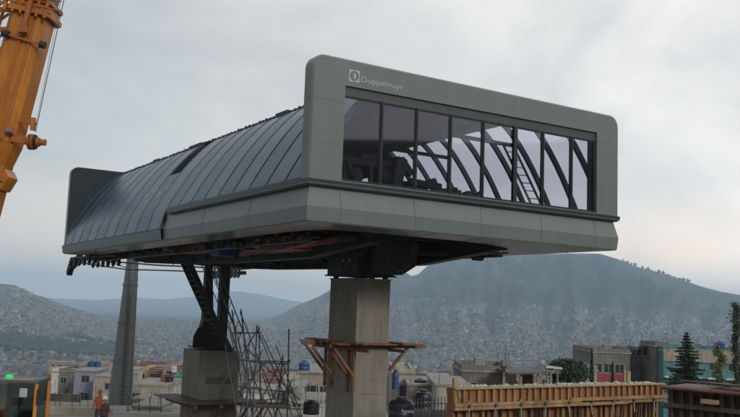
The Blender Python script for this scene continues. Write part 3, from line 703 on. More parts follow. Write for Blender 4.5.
# boom axis: right edge (50,34)->(33,110)->(17,169)
a_top = cp(34, 14); a_bot = cp(-6.5, 168); ax = (a_top-a_bot).normalized()
pivot = a_bot + ax*(-(a_bot.z-2.6)/ax.z)
CR = empty('mobile_crane', (pivot.x-1.2, YC, 0), 'orange telescopic mobile crane with dark inner boom at the left edge', 'crane')
org = CR.location
side = ax.cross(Vector((0, -1, 0))).normalized()   # towards the right of the picture
if side.x < 0: side = -side
dep = Vector((0, 1, 0))
def bs(mb, A, B, wa, wb, da, db):    # boom box with chamfered corners
    P = []
    for c, w, d in ((A, wa, da), (B, wb, db)):
        ch = .16*w
        for u, v in ((-1, -.7), (-.7, -1), (.7, -1), (1, -.7), (1, .7), (.7, 1), (-.7, 1), (-1, .7)): P.append(c-org+side*(u*w/2)+dep*(v*d/2))
    mb.add(P, [tuple(range(8)), tuple(range(8, 16))]+[(i, (i+1) % 8, 8+(i+1) % 8, 8+i) for i in range(8)])
mb = MB().use(crane_o); bs(mb, pivot+ax*1.2, a_bot+ax*.1, .6, .62, .6, .62); mb.use(crane_d); bs(mb, a_bot-ax*.25, a_bot-ax*.15, .78, .78, .8, .8); mb.build('base_boom', parent=CR)
wB = .78
mb = MB().use(crane_o); bs(mb, a_bot+ax*.1, a_bot+ax*.55, .62, wB, .6, .72); bs(mb, a_bot+ax*.551, a_top-ax*.1, wB, wB, .72, .72)
mb.use(crane_d)
for d in (.15, .42): mb.beam(a_bot-org+side*(wB*d-.1)+ax*.6-dep*.48, a_top-org+side*(wB*d-.1)-ax*.2-dep*.37, .05, .02, (0, 1, 0))
mb.build('outer_boom', parent=CR, bevel=.01)
mb = MB().use(crane_o)
bs(mb, a_top-ax*.10, a_top, 1.0, 1.0, .95, .95); bs(mb, a_top+ax*.16, a_top+ax*.24, .96, .96, .9, .9); bs(mb, a_top+ax*.0, a_top+ax*.16, .86, .86, .8, .8)
for k in range(6):
    p = a_top-org+side*(-.42+.17*k)-dep*.46; mb.beam(p-ax*.16, p+ax*.34, .05, .06, (0, 1, 0))
mb.use(crane_d); p = a_top-org-dep*.5
mb.beam(p+side*.1-ax*.45, p+side*.1+ax*.2, .09, .1, (0, 1, 0)); mb.box(p+side*.1-ax*.5, (.16, .12, .14)); mb.beam(p-side*.5+ax*.05, p+side*.75+ax*.05, .03, .03)
mb.beam(p-side*.5+ax*.22, p+side*.72+ax*.25, .03, .03)
mb.build('boom_collar', parent=CR, bevel=.006)
mb = MB().use(navy_m); bs(mb, a_top+ax*.1, a_top+ax*9, .70, .66, .8, .75); mb.build('inner_boom', parent=CR)
mb = MB().use(crane_d); p = a_top-org-ax*.72-dep*.44
A = p-side*.26+ax*.07; B = p+side*.50-ax*.0; mb.beam(A, B, .04, .04); mb.build('cable_guide', parent=CR)
for p_, q_ in ((A-side*.08, A+side*.06), (B-side*.02, B+side*.1)): MB().tube(p_, q_, .075, .075, 12).build('guide_roller', black_m, CR)
# left side pipes and brackets
mb = MB().use(crane_o); L0_ = a_top-org-side*.6
mb.path([L0_+ax*1.4-side*.12, L0_+ax*.3-side*.2, L0_-ax*.6-side*.3], .05); mb.path([L0_+ax*1.2+side*.05, L0_+ax*.2-side*.05, L0_-ax*1.3-side*.1], .035)
for q in (-1.0, -.55, -.1, .35, .8): mb.beam(L0_+ax*q-side*.34, L0_+ax*(q+.12)+side*.22, .05, .1); mb.beam(L0_+ax*q-side*.3, L0_+ax*(q+.45)+side*.08, .035, .05)
mb.box(L0_-ax*.35-side*.3, (.22, .3, .3)); mb.box(L0_+ax*.6-side*.35, (.25, .3, .2))
mb.build('hose_bracket', parent=CR)
mb = MB().use(steel_l)
mb.path([L0_+ax*.1-side*.1-dep*.2, L0_-ax*1.6-side*.02-dep*.2], .03); mb.path([L0_-ax*.2-side*.35-dep*.3, L0_-ax*1.5-side*.4-dep*.3], .02)
mb.build('hydraulic_hose', parent=CR)
for q, s in ((-2.63, .36), (-2.58, -.36)):
    mb = MB().use(crane_d); p = a_top-org+ax*q+side*s*.9-dep*.4; mb.box(p, (.14, .1, .12)); mb.use(steel_l).tube(p+Vector((-.04, -.08, .0)), p+Vector((.08, -.08, .0)), .045, .045, 8); mb.build('boom_bracket', parent=CR)
mb = MB().use(crane_d); w0 = cp(32, 142, -.3)-org
mb.beam(w0-side*.42, w0+side*.02, .12, .16); mb.beam(w0-side*.34+ax*.42, w0-side*.02+ax*.36, .07, .1)
for s in (-.07, .0, .10): mb.lathe([(.10, -.025), (.165 if s < .05 else .09, -.02), (.165 if s < .05 else .09, .02), (.10, .025)], w0+Vector((s+.03, 0, 0)), 20, 'x')
mb.use(black_m).lathe([(.13, -.012), (.13, .012)], w0+Vector((-.005, 0, 0)), 20, 'x'); mb.use(black_m).lathe([(.15, -.01), (.15, .01)], w0+Vector((.075, 0, 0)), 20, 'x')
mb.use(crane_o).box(cp(33, 124, -.3)-org, (.08, .1, .26)); mb.use(crane_d).lathe([(.06, -.08), (.07, .08)], w0+Vector((.2, 0, 0)), 12, 'x')
mb.build('side_sheave', parent=CR)
mb = MB(); mb.tube(cp(66, -10, -.3)-org, cp(35.5, 132, -.3)-org, .0085, .0085, 6); mb.tube(cp(34.5, 132, -.3)-org, cp(75, -70, -.3)-org, .004, .004, 6); mb.build('hoist_rope', black_m, CR)
mb = MB().use(crane_o); p = a_bot-org+side*.34-ax*.1-dep*.25; mb.prism([p-ax*.35-side*.15, p+ax*.12, p+side*.12-ax*.03, p+side*.02-ax*.32], (0, .5, 0)); mb.build('boom_lug', parent=CR)
# carrier below the frame
mb = MB().use(crane_o); mb.span((-3.4, -1.3, 1.0), (1.2, 1.3, 1.6)); mb.span((-1.6, -1.1, 1.6), (1.6, 1.1, 2.9)); mb.build('carrier', parent=CR, bevel=.05)
for x in (-2.8, -1.4, .6):
    for y in (-1.2, 1.2): MB().lathe([(.3, -.16), (.55, -.16), (.6, -.1), (.6, .1), (.55, .16), (.3, .16)], (x, y, .6), 24, 'y').build('wheel', black_m, CR)
# ------------------------------------------------------------------ excavator cab bottom-left
YE = 30.
def ep(px, py, dy=0): return at(px, py, YE+dy)
e0 = ep(20, 417); EX = empty('excavator', (e0.x, YE, 0), 'orange digger cab with greenish windscreen and a green lamp on its roof', 'excavator', .08)
zt = ep(20, 379).z; wE = .68; dE = .75
cabm = mat('digger_orange', (.55, .22, .05), .5, 0, .15, 3, dirt=.2)
mb = MB().use(cabm)
for x in (-wE, wE):
    for y in (-dE, dE): mb.span((x-.055, y-.05, .9), (x+.055, y+.05, zt-.06))
mb.span((-wE, -dE-.02, .75), (wE, dE, 1.15)); mb.build('cab_frame', parent=EX, bevel=.02)
mb = MB().use(steel_m); mb.span((-wE-.07, -dE-.12, zt-.06), (wE+.04, dE+.05, zt+.03)); mb.use(wood_p).span((-wE+.2, -dE-.1, zt+.03), (wE-.1, -.2, zt+.06)); mb.build('cab_roof', parent=EX, bevel=.02)
gl = glass_mat('green_cab_glass', (.5, .62, .6), .08)
MB().span((-wE+.06, -dE-.01, 1.15), (wE-.06, -dE+.005, zt-.09)).build('windscreen', gl, EX)
MB().span((-wE+.06, dE-.01, 1.15), (wE-.06, dE+.005, zt-.09)).build('rear_window', gl, EX)
mb = MB().use(black_m); mb.span((-.25, .1, 1.2), (.3, .55, 2.1)); mb.box((-.05, -.3, zt-.72), (.34, .2, .24)); mb.beam((.06, -.4, zt-.45), (.06, -.4, 1.2), .05, .05); mb.build('seat', parent=EX, bevel=.03)
gm = new_mat('green_lamp')[0]; gb = gm.node_tree.nodes['Principled BSDF']; gb.inputs['Base Color'].default_value = (.02, .5, .12, 1); gb.inputs['Emission Color'].default_value = (.05, 1, .25, 1); gb.inputs['Emission Strength'].default_value = .35
MB().lathe([(.12, 0), (.12, .08), (.08, .12)], (-.3, -.5, zt+.061), 14).build('beacon_lamp', gm, EX)
mb = MB().use(black_m); mb.beam((wE, -dE, zt-.3), (wE+.2, -dE-.1, zt-.3), .03, .03); mb.span((wE+.08, -dE-.2, zt-.72), (wE+.3, -dE-.12, zt-.22)); mb.build('side_mirror', parent=EX, bevel=.02)
mb = MB().use(white_m); mb.span((.16, -dE-.1, zt-.52), (.42, -dE-.04, zt-.22)); mb.build('work_light', parent=EX, bevel=.03)
mb = MB().use(cabm); mb.span((-2.6, -.9, .7), (-.78, 1.2, 2.1)); mb.span((-.78, -.9, .5), (1.0, 1.2, .75)); mb.build('engine_body', parent=EX, bevel=.06)
for y in (-1.1, 1.1):
    mb = MB(); mb.prism([(-2.3, y-.25, .15), (-2.0, y-.25, 0), (1.4, y-.25, 0), (1.7, y-.25, .2), (1.6, y-.25, .5), (1.3, y-.25, .6), (-2.0, y-.25, .6), (-2.4, y-.25, .4)], (0, .5, 0)); mb.build('track', black_m, EX, bevel=.03)
mb = MB().use(cabm); mb.beam((-.95, -1.1, 1.0), (-1.25, -2.6, 2.95), .3, .45); mb.beam((-1.25, -2.6, 2.95), (-1.3, -4.0, .9), .25, .35); mb.build('digger_arm', parent=EX, bevel=.03)
mb = MB().use(black_m); mb.prism([(-1.7, -4.3, .1), (-1.7, -3.7, 0), (-1.7, -3.6, .8), (-1.7, -4.1, 1.0)], (.8, 0, 0)); mb.build('bucket', parent=EX)
# ------------------------------------------------------------------ formwork
A = at(457, 388, 25.); zf = A.z
def atz(px, py, z):
    d = XR*((px-370)/F)+UR*((208.5-py)/F)+_f; return EYE+d*((z-CAMH)/d.z)
B = atz(664, 383.2, zf); dv = (B-A); ang = math.atan2(dv.y, dv.x); LF = dv.length
FW = empty('timber_formwork', (A.x, A.y, 0), 'long orange timber formwork with closely spaced studs', 'formwork', ang)
wood_s = mat('orange_sheathing', (.26, .115, .04), .75, 0, .3, 2, .2, 20, stretch=(1, 1, .3))
mb = MB().use(wood_s)
h1 = .50
mb.span((0, .13, zf-h1), (LF, .16, zf-.03)); mb.span((0, .45, 0), (LF, .48, zf-h1)); mb.span((-.0, .16, 0), (.04, .45, zf-.02)); mb.build('sheathing', parent=FW)
n = int(LF/.27)
mb = MB().use(wood_o)
for k in range(n+1):
    x = LF*k/n+random.uniform(-.012, .012); q_ = random.uniform(.026, .042); mb.span((x-q_, random.uniform(.01, .05), zf-h1+.02), (x+q_, .13, zf-.035))
mb.build('upper_stud', parent=FW)['kind'] = 'thing'
mb = MB().use(wood_o)
for k in range(n+1):
    x = LF*(k+.3)/n+random.uniform(-.045, .045); mb.span((x-.04, random.uniform(.28, .36), -.1), (x+.04, .45, zf-h1-.1))
mb.build('lower_stud', parent=FW)
mb = MB().use(wood_p); mb.span((-.05, -.02, zf-.05), (LF+.05, .17, zf)); mb.build('top_rail', parent=FW, bevel=.005)
mb = MB().use(wood_o); mb.span((-.1, -.08, zf-h1-.02), (LF*.55, .04, zf-h1+.07)); mb.span((LF*.5, -.09, zf-h1+.02), (LF+.1, .03, zf-h1+.12)); mb.span((-.1, -.06, zf-h1-.13), (LF*.8, .06, zf-h1-.03)); mb.span((LF*.75, -.03, zf-h1-.10), (LF+.05, .08, zf-h1)); mb.build('waler', parent=FW, bevel=.006)
for k in range(9):
    mb = MB().use(steel_m); x = LF*(k+.4)/9; mb.lathe([(.045, 0), (.06, .04), (.03, .1)], (x, -.15, zf-h1-.0), 8, 'y'); mb.beam((x, -.1, zf-h1-.4), (x+.06, .02, zf-h1+.12), .03, .05); mb.build('tie_clamp', parent=FW)
mb = MB().use(wood_d); 
for k in range(14): x = random.uniform(.3, LF); mb.beam((x, .2, zf-h1-.15), (x+random.uniform(-.4, .4), .28, -.1), .07, .06)
mb.span((0, .1, zf-1.35), (LF, .3, zf-1.25))
mb.build('prop', parent=FW)
mb = MB().use(lump_m); mb.span((.1, .17, zf-.22), (LF, .62, zf-.012)); mb.span((.3, .5, 0), (LF, .62, zf-.23))
for k in range(110):
    x = random.uniform(.3, LF-.2); mb.blob((x, random.uniform(.22, .6), zf-.01), random.uniform(.04, .11), .6, 1)
mb.build('wet_concrete', parent=FW)
mb = MB().use(wood_p); mb.beam((.02, .1, zf-.5), (-.02, .1, zf+.28), .08, .1); mb.beam((.2, .12, zf-.3), (.05, .1, zf+.2), .05, .08); mb.build('end_post', parent=FW)
# boards standing on the formwork
bd = empty('timber_board', FW.location+Matrix.Rotation(ang, 3, 'Z') @ Vector((LF*.855, .5, zf)), 'upright pale boards standing on the formwork before the grey building', 'board', ang)
mb = MB().use(wood_p); mb.span((-.1, 0, 0), (.0, .06, .42)); mb.span((.06, .0, 0), (.22, .05, .36)); mb.build('board', parent=bd)
# second formwork: dark platform at right
A2 = at(662, 385.5, 22.); B2 = atz(760, 394, A2.z); dv2 = B2-A2; an2 = math.atan2(dv2.y, dv2.x); L2 = dv2.length+6
F2 = empty('timber_platform', (A2.x, A2.y, 0), 'dark brown wooden platform beside the orange formwork at right', 'platform', an2); z2 = A2.z
mb = MB().use(wood_d); mb.span((0, 0, z2-.10), (L2, 1.7, z2-.05)); 
for k in range(22): x = L2*k/22; mb.span((x, -.04+random.uniform(0, .03), z2-.048), (x+L2/22-.015, 1.7+random.uniform(-.1, .25), z2-.02+random.uniform(0, .03)))
mb.build('deck', parent=F2)
mb = MB().use(rust_w); mb.span((-.1, -.1, z2-.05), (L2, .0, z2+.0)); mb.use(wood_p).span((1.0, -.13, z2-.33), (1.4, -.02, z2-.23)); mb.build('edge_board', parent=F2)
mb = MB().use(wood_d)
for k in range(34): x = .15+L2*k/34; mb.span((x-.04, .25, -.1), (x+.04, .35, z2-.1))
mb.span((0, .4, -.1), (L2, .43, z2-.1)); mb.build('stud', parent=F2)
mb = MB().use(wood_d); mb.span((0, .1, z2-.52), (L2, .25, z2-.42)); mb.build('waler', parent=F2)
for k in range(9):
    mb = MB().use(random.choice((wood_d, wood_d, wood_o, wood_p))); x = random.uniform(.2, 5.5); a_ = random.uniform(-.25, .25); mb.box((x, random.uniform(.2, 1.5), z2+.02+.03*k*.4), (random.uniform(.9, 2.4), random.uniform(.08, .22), .04), Matrix.Rotation(a_, 3, 'Z')); tag(mb.build('loose_plank', loc=F2.location, rotz=an2), ['short', 'long', 'narrow', 'crooked', 'broad', 'dark', 'pale', 'thin', 'worn'][k]+' loose plank lying on the dark platform at right', 'plank', 'planks on the dark platform')
# ------------------------------------------------------------------ houses
fac = {
 'grey': facade('grey_block_wall', (.23, .22, .20), True, 1.), 'beige': facade('beige_render', (.36, .32, .26)), 'lilac': facade('lilac_render', (.27, .26, .36)),
 'cream': facade('cream_render', (.45, .42, .34)), 'white': facade('white_render', (.6, .6, .57)), 'pink': facade('pinkish_render', (.33, .27, .25)), 'teal': facade('teal_render', (.05, .3, .28)),
 'turq': facade('turquoise_render', (.085, .235, .265)), 'dgrey': facade('dark_grey_render', (.14, .135, .125), True, 1.), 'red': facade('red_band_paint', (.33, .055, .065)), 'yellow': facade('yellow_render', (.48, .36, .12)), 'brick': facade('red_brick', (.27, .1, .06), True, 1.),
 'slab': facade('concrete_slab_edge', (.3, .29, .27)), 'roofw': mat('pale_roof_sheet', (.6, .62, .64), .5, 0, .08)}
def house(label, x0, x1, yt, D, col, depth=7., yaw=0., wins=(), name='house', doors=(), cat='house', ground_z=None, slab=True, group=None, band=None, parapet=.35, grp=None):
    a, b = at(x0, yt, D), at(x1, yt, D); w = (b-a).length; c = (a+b)/2
    gz = ground(c.x, c.y)-.4
    R = empty(name, (c.x, c.y, gz), label, cat, yaw, grp); h = c.z-gz
    mb = MB().use(fac[col]); mb.span((-w/2, 0, 0), (w/2, depth, h)); mb.build('wall', parent=R)
    if slab:
        rf = MB().use(fac['slab'])
        rf.span((-w/2-.12, -.12, h), (w/2+.12, depth+.12, h+.14)); o = rf.build('roof', parent=R)
        if parapet: 
            p = MB().use(fac[col]); t = .14
            for q in ((( -w/2, 0), (w/2, t)), ((-w/2, depth-t), (w/2, depth)), ((-w/2, t), (-w/2+t, depth-t)), ((w/2-t, t), (w/2, depth-t))): p.span((*q[0], h+.14), (*q[1], h+.14+parapet))
            p.build('parapet', parent=R)
    if band: MB().use(fac['red']).span((-w/2-.01, -.02, h-band[0]), (w/2*band[2], -.0, h-band[1])).build('painted_band', parent=R)
    if D < 135 and slab and not grp:
        for k_ in range(4 if parapet else 2):
            xx = (-w/2+.15, w/2-.15)[k_ % 2]+random.uniform(-.05, .05); yy = (.15, depth-.15)[k_//2]; z_ = h+.14+parapet
            MB().use(scaf_m).tube((xx, yy, z_-.1), (xx+random.uniform(-.08, .08), yy, z_+random.uniform(.4, 1.0)), .02, .015, 4).build('rebar_stub', parent=R)
        if w > 3 and not grp:
            x_ = random.uniform(-.3, .2)*w; MB().use(fac[random.choice(('grey', 'brick', 'slab'))]).span((x_, depth*.5, h+.14), (x_+w*.2, depth*.5+1.2, h+.14+random.uniform(.4, .9))).build('roof_hut', parent=R)
    for (u, dz, ww, hh) in wins:      # u: 0..1 across, dz below roof of window centre
        x = -w/2+u*w
        f = MB().use(fac['slab'])
        f.span((x-ww/2-.08, -.05, h-dz-hh/2-.10), (x+ww/2+.08, .0, h-dz-hh/2)); f.span((x-ww/2-.08, -.04, h-dz+hh/2), (x+ww/2+.08, .0, h-dz+hh/2+.08)); f.span((x-ww/2-.08, -.04, h-dz-hh/2), (x-ww/2, 0, h-dz+hh/2)); f.span((x+ww/2, -.04, h-dz-hh/2), (x+ww/2+.08, 0, h-dz+hh/2)); f.span((x-.025, -.03, h-dz-hh/2), (x+.025, 0, h-dz+hh/2))
        fo = f.build('window', parent=R)
        MB().use(pane_dk).span((x-ww/2, -.012, h-dz-hh/2), (x+ww/2, -.002, h-dz+hh/2)).build('pane', parent=fo)
    for (u, ww, hh, z) in doors:
        x = -w/2+u*w; MB().use(wood_d).span((x-ww/2, -.03, z), (x+ww/2, .0, z+hh)).build('door', parent=R)
    return R, w, h, c
def tank(label, px, py, D, r, m, h=None, grp=None, name='water_tank'):
    """py: photo row of the tank's foot"""
    p = at(px, py, D); h = h or r*2.2
    o = empty(name, p, label, 'water tank', random.random(), grp)
    MB().lathe([(r*.96, 0), (r, .05*h), (r, .2*h), (r*.96, .23*h), (r, .26*h), (r, .48*h), (r*.96, .51*h), (r, .54*h), (r, .76*h), (r*.8, .88*h), (r*.45, .93*h)], (0, 0, 0), 24).build('body', m, o, smooth=True)
    MB().lathe([(r*.42, .93*h), (r*.42, h), (r*.3, h*1.02)], (0, 0, 0), 18).build('lid', m, o)
    return o
def pole(label, px, y0, y1, D, r=.06, m=None, name='pole', cat='pole'):
    a, b = at(px, y1, D), at(px, y0, D); o = MB().tube((0, 0, 0), b-a, r, r*.7, 7).build(name, m or steel_m, loc=a); return tag(o, label, cat)
# right side
house('low grey block house with a lean-to canopy behind the formwork', 462, 512, 372.5, 62, 'grey', 6, .0, ((.2, 1.0, .6, .5),))
cn = empty('roof_canopy', at(527, 372, 60), 'grey sheet canopy on thin posts beside the low grey house', 'canopy', 0)
q0 = Vector(cn.location); mb = MB().use(fac['dgrey']); a = at(502, 371, 60)-q0; b = at(553, 370, 60)-q0; mb.beam(a, b, 5, .12); mb.build('roof_sheet', parent=cn)
for px in (504, 521, 538, 551): p = at(px, 372, 58)-q0; MB().use(wood_p).span((p.x-.07, p.y-.07, -4.5), (p.x+.07, p.y+.07, 0)).build('post', parent=cn)
for k, px in enumerate((511, 528)): p = at(px, 378, 61)-q0; MB().use(fac['brick' if k else 'cream']).span((p.x-.4, p.y, -5), (p.x+.35, p.y+.4, p.z+.3)).build('brick_pier', parent=cn)
house('pale grey roof parapet house behind the palm tree', 573, 597, 371, 74, 'slab', 6, 0, ())
R, w, h, c = house('grey concrete building with a red painted band and roof tanks', 593, 630, 353.5, 92, 'grey', 9, 0, ((.12, 1.55, .9, .9), (.42, 1.55, .9, .9), (.72, 1.55, .9, .9), (.25, 4.3, 1.2, .9), (.7, 4.3, 1.2, .9)), 'apartment_building', cat='building', band=(3.0, 2.05, 1))
house('blank grey block building under the big dark roof tank', 629.5, 656, 353.5, 95, 'grey', 9, 0, ((.3, 3.4, .9, 1.0),), 'apartment_building', cat='building')
house('narrow unfinished concrete stair tower next to the turquoise building', 655.5, 668, 347, 90, 'grey', 5, 0, (), 'stair_tower', cat='tower')
R, w, h, c = house('turquoise two storey house with balcony behind the fir tree', 664, 745, 353, 88, 'turq', 9, -.05, ((.35, 1.2, 1.3, .9), (.62, 1.2, 1.0, .9), (.86, 1.2, 1.2, .9), (.25, 3.5, 1.3, 1.0), (.5, 3.6, 1.2, 1.1), (.74, 3.6, 1.2, 1.1), (.93, 3.6, 1, 1.1)), 'turquoise_house', cat='house')
MB().use(fac['white']).span((-w/2, -.7, h-2.55), (w/2, -.02, h-2.4)).build('balcony', parent=R)
MB().use(fac['beige']).span((-w/2-.02, -.16, h-.95), (w/2+.05, -.001, h+.3)).build('cornice', parent=R)
tank('small black roof tank left of the big dark one', 635.5, 355, 92.5, .30, navy_m); tank('big dark tank on the grey building roof', 642.5, 354.5, 92.5, .42, navy_m, 1.05)
tank('low dark tank near the right end of the grey roof', 655.5, 355, 93, .3, navy_m, .5); tank('small dark tank on the red band building roof', 600, 353.5, 92.5, .3, navy_m, .4); tank('pale dish shaped tank on the grey roof', 608, 354, 92.5, .28, steel_l, .35)
tank('blue roof tank above the turquoise house', 720.5, 350.5, 90, .45, bluep, .95); tank('small wide blue tank on the turquoise house roof', 705, 350.5, 90, .42, bluep, .5); tank('dark box like tank on the turquoise house roof', 713, 351, 91.5, .35, navy_m, .4)
for i, (px, y0, y1, D, t) in enumerate(((668.5, 337, 352, 88, 'thin pole above the stair tower'), (617, 343, 355, 93, 'thin rebar pole over the red band building'), (626, 340, 355, 93.5, 'slightly taller rebar pole over the grey building'), (646, 341, 352, 95, 'thin pole right of the big dark tank'), (593.8, 347, 356, 92.6, 'short rebar at the left corner of the grey building'), (697, 341, 352, 88.5, 'thin pole left of the blue roof tanks'), (708, 338, 352, 89, 'thin mast between the roof tanks'))): pole(t, px, y0, y1, D, .035)
an = empty('tv_antenna', at(505, 385, 58), 'tall roof antenna mast with a small flag shaped aerial', 'antenna'); q0 = Vector(an.location)
mb = MB(); mb.tube((0, 0, 0), at(505.5, 345, 58)-q0, .045, .03, 6); mb.build('mast', steel_m, an)
mb = MB(); 
for yy in (346, 350, 353): mb.tube(at(506, yy, 58)-q0, at(516, yy+1.2, 58)-q0, .018, .018, 5)
for xx in (507, 510, 513, 516): mb.tube(at(xx, 351, 58)-q0, at(xx, 355, 58)-q0, .014, .014, 5)
mb.build('aerial', steel_m, an); MB().lathe([(.1, 0), (.28, .35), (.2, .7)], at(503.5, 371, 58)-q0, 10).build('lamp_box', steel_m, an)
fr = empty('steel_frame', at(556, 385, 50), 'white beam on two thin posts in front of the palm', 'frame'); q0 = Vector(fr.location)
MB().beam(at(546, 366.5, 50)-q0, at(562, 368.5, 50)-q0, .15, .13).build('beam', fac['white'], fr)
for px in (547, 557.5): MB().tube(at(px, 367, 50)-q0, at(px, 392, 50)-q0, .06, .06, 6).build('post', steel_l, fr)
MB().beam(at(548, 378, 50)-q0, at(555, 369, 50)-q0, .06, .06).build('brace', steel_l, fr)
# middle
house('low cream walled house right of the tall pillar', 392, 414, 374, 62, 'cream', 8, 0, ((.6, 1.2, .7, .8),), parapet=.2)
house('pinkish grey low wall house behind the railing', 409, 437, 386, 58, 'pink', 7, 0, ((.35, .9, .7, .5),), parapet=.0)
house('off white low house touching the formwork', 436.5, 470, 386.5, 54, 'cream', 7, 0, (), parapet=0)
house('brick topped small hut behind the cream house', 399, 409, 371, 70, 'brick', 4, 0, (), slab=True, parapet=0)
tank('small black tank on the pinkish low house', 420, 386, 59, .4, navy_m, .5)
bt = tank('blue barrel with a pale lid beside the tall pillar', 395, 389, 44, .17, bluep, .95, name='barrel'); bt['category'] = 'barrel'
MB().lathe([(.19, .95), (.22, 1.0), (.18, 1.2), (.05, 1.26)], (0, 0, 0), 14).build('cap', fac['cream'], bt)
bt2 = tank('large black water tank with white lettering in the foreground', 401, 424, 27, .40, navy_m, .80)
tx = text('lettering', 'Rotoplas', .13, (-.02, -.435, .40), PI/2, white_m, bt2, wid=.36); bt2.rotation_euler.z = 0; tx.rotation_euler = (PI/2, 0, .12)
for z in (0,):   # stand for it
    st = MB().use(steel_m); p = bt2.location; st.span((p.x-.5, p.y-.5, 0), (p.x+.5, p.y+.5, p.z)); tag(st.build('tank_plinth'), 'dull block plinth carrying the lettered black tank', 'plinth')
tank('dark navy tank by the iron railing', 423, 411, 36, .36, navy_m, .85)
rl = empty('railing', at(436, 430, 31), 'dark iron railing of upright bars by the navy tank', 'railing'); q0 = Vector(rl.location)
for px in np.arange(411, 459, 3.4): MB().tube(at(px, 398+random.uniform(-2, 1), 31)-q0, at(px, 440, 31)-q0, .022, .022, 5).build('bar', scaf_m, rl)
for yy in (403, 415): MB().tube(at(410, yy, 31)-q0, at(460, yy+1, 31)-q0, .02, .02, 5).build('rail', scaf_m, rl)
wl_ = MB().use(fac['dgrey']); a, b = at(408, 409, 33), at(462, 410, 33); wl_.span((a.x, a.y, 0), (b.x, a.y+.2, a.z)); tag(wl_.build('low_wall'), 'low dark brown block wall behind the iron railing', 'wall')
# between scaffold and pillar
house('long grey house with pale roof edge between scaffold and pillar', 299, 345, 374, 66, 'beige', 9, 0, ((.25, 1.3, 1.3, .8), (.55, 1.3, 1.0, .8), (.8, 2.0, 1.2, 1.6)), parapet=.0)
tank('upright blue tank on the pale roofed house', 304, 372.5, 67, .42, bluep, .9)
house('small white shed below the pale roofed house', 303, 330, 402, 48, 'white', 4, 0, (), parapet=0, name='shed', cat='shed')
house('dark open fronted shop left of the near pillar', 292, 303, 388, 60, 'dgrey', 5, 0, ((.5, 1., .6, .5),), parapet=0)
tank('white barrel with domed lid between scaffold and pillar', 298, 403, 40, .28, fac['white'], .75)
gt = empty('white_frame', at(322, 430, 38), 'thin white pipe frame just left of the near pillar', 'frame'); q0 = Vector(gt.location)
for px, yt in ((319, 385), (323, 392)): MB().tube(at(px, yt, 38)-q0, at(px-1, 440, 38)-q0, .045, .045, 6).build('post', fac['white'], gt)
for yy in (386, 407): MB().tube(at(317, yy, 38)-q0, at(333, yy, 38)-q0, .035, .035, 6).build('crossbar', fac['white'], gt)
tank('black tank standing left of the near pillar foot', 311, 414, 38, .35, navy_m, .6)
house('pale roofed workshop seen behind the scaffold legs', 243, 282, 393, 62, 'white', 6, 0, ((.3, 1, 1.1, .7), (.7, 1, 1., .7)), parapet=0, name='workshop', cat='workshop')
house('grey flat house behind the scaffold top', 231, 258, 383, 85, 'grey', 6, 0, ((.3, 1, .8, .7), (.7, 1, .8, .7)))
house('brick red small house beyond the scaffold', 262, 282, 378, 120, 'brick', 6, 0, ((.5, 1, .9, .9),))
house('cream small house left of the pale roofed one', 283, 298, 380, 100, 'cream', 6, 0, ((.5, 1.1, .9, .9),))
# left
house('lilac house with a white framed window and bars', 75, 97, 371.5, 120, 'lilac', 6, .05, ((.5, 1.0, 1.0, .9), (.5, 3.4, 1.3, 1.1)), parapet=0)
house('grey block house left of the lilac house', 59, 76, 372, 128, 'grey', 7, 0, ((.3, 1.2, .8, .8),), parapet=.3)
house('tan house behind the lilac house with a blue roof tank', 78, 97, 366.5, 134, 'beige', 7, 0, ())
tank('pair-like broad blue tank on the tan house roof', 92, 367, 133, .62, bluep, 1.0); tank('smaller blue tank right of the broad blue one', 97.5, 367, 133, .5, bluep, .95)
house('long beige block house left of the line tower', 94, 122, 377, 115, 'beige', 8, 0, ((.55, 1.2, .9, .8),), parapet=.0)
house('pale flat roof house beyond the line tower', 95, 131, 371, 150, 'cream', 8, 0, ((.2, 1.0, .9, .7),), parapet=.2)
house('beige house with two dark windows beyond the line tower', 130, 166, 386, 96, 'beige', 8, 0, ((.18, 1.2, 1.0, .8), (.58, 1.2, .9, .9)), parapet=.1)
house('orange cream corner house beside the two window house', 166, 175, 385, 100, 'cream', 6, 0, ((.5, 1.3, .7, .8),), parapet=.1)
house('small yellow house on the slope beyond the line tower', 136, 149, 371, 190, 'yellow', 7, 0, ((.5, 1, .9, .9),))
house('brick house on the slope right of the yellow one', 149, 163, 371, 180, 'brick', 7, 0, ((.3, 1, 1, 1), (.7, 1, 1, 1)))
house('pale pink house above the teal house', 163, 176, 368, 170, 'pink', 7, 0, ((.5, 1, 1, 1),))
house('small teal house left of the low rear pier', 175, 186, 376, 140, 'teal', 6, 0, ((.5, 1, .9, .9),))
house('dark brick house just left of the low rear pier', 174, 186, 370, 160, 'brick', 6, 0, ((.5, 1, .9, .9),))
tank('black round tank on the corner house roof', 169.5, 383, 100, .45, navy_m, .9); tank('white round tank on the slope houses', 174, 372, 150, .5, fac['white'], 1.0)
house('small grey house high on the slope left of the pier', 186, 194, 366, 220, 'grey', 6, 0, ())
for i, (x0, x1, yt, D, c_, lb) in enumerate(((131, 152, 401, 62, 'roofw', 'white roofed shed under the two window house'), (152, 170, 399, 66, 'roofw', 'bluish white roofed shed left of the rear platform'), (133, 160, 408, 54, 'white', 'white canopy shed nearest the line tower foot'))):
    house(lb, x0, x1, yt, D, c_, 4, 0, (), name='shed', cat='shed', parapet=0)
SLOPE = 0
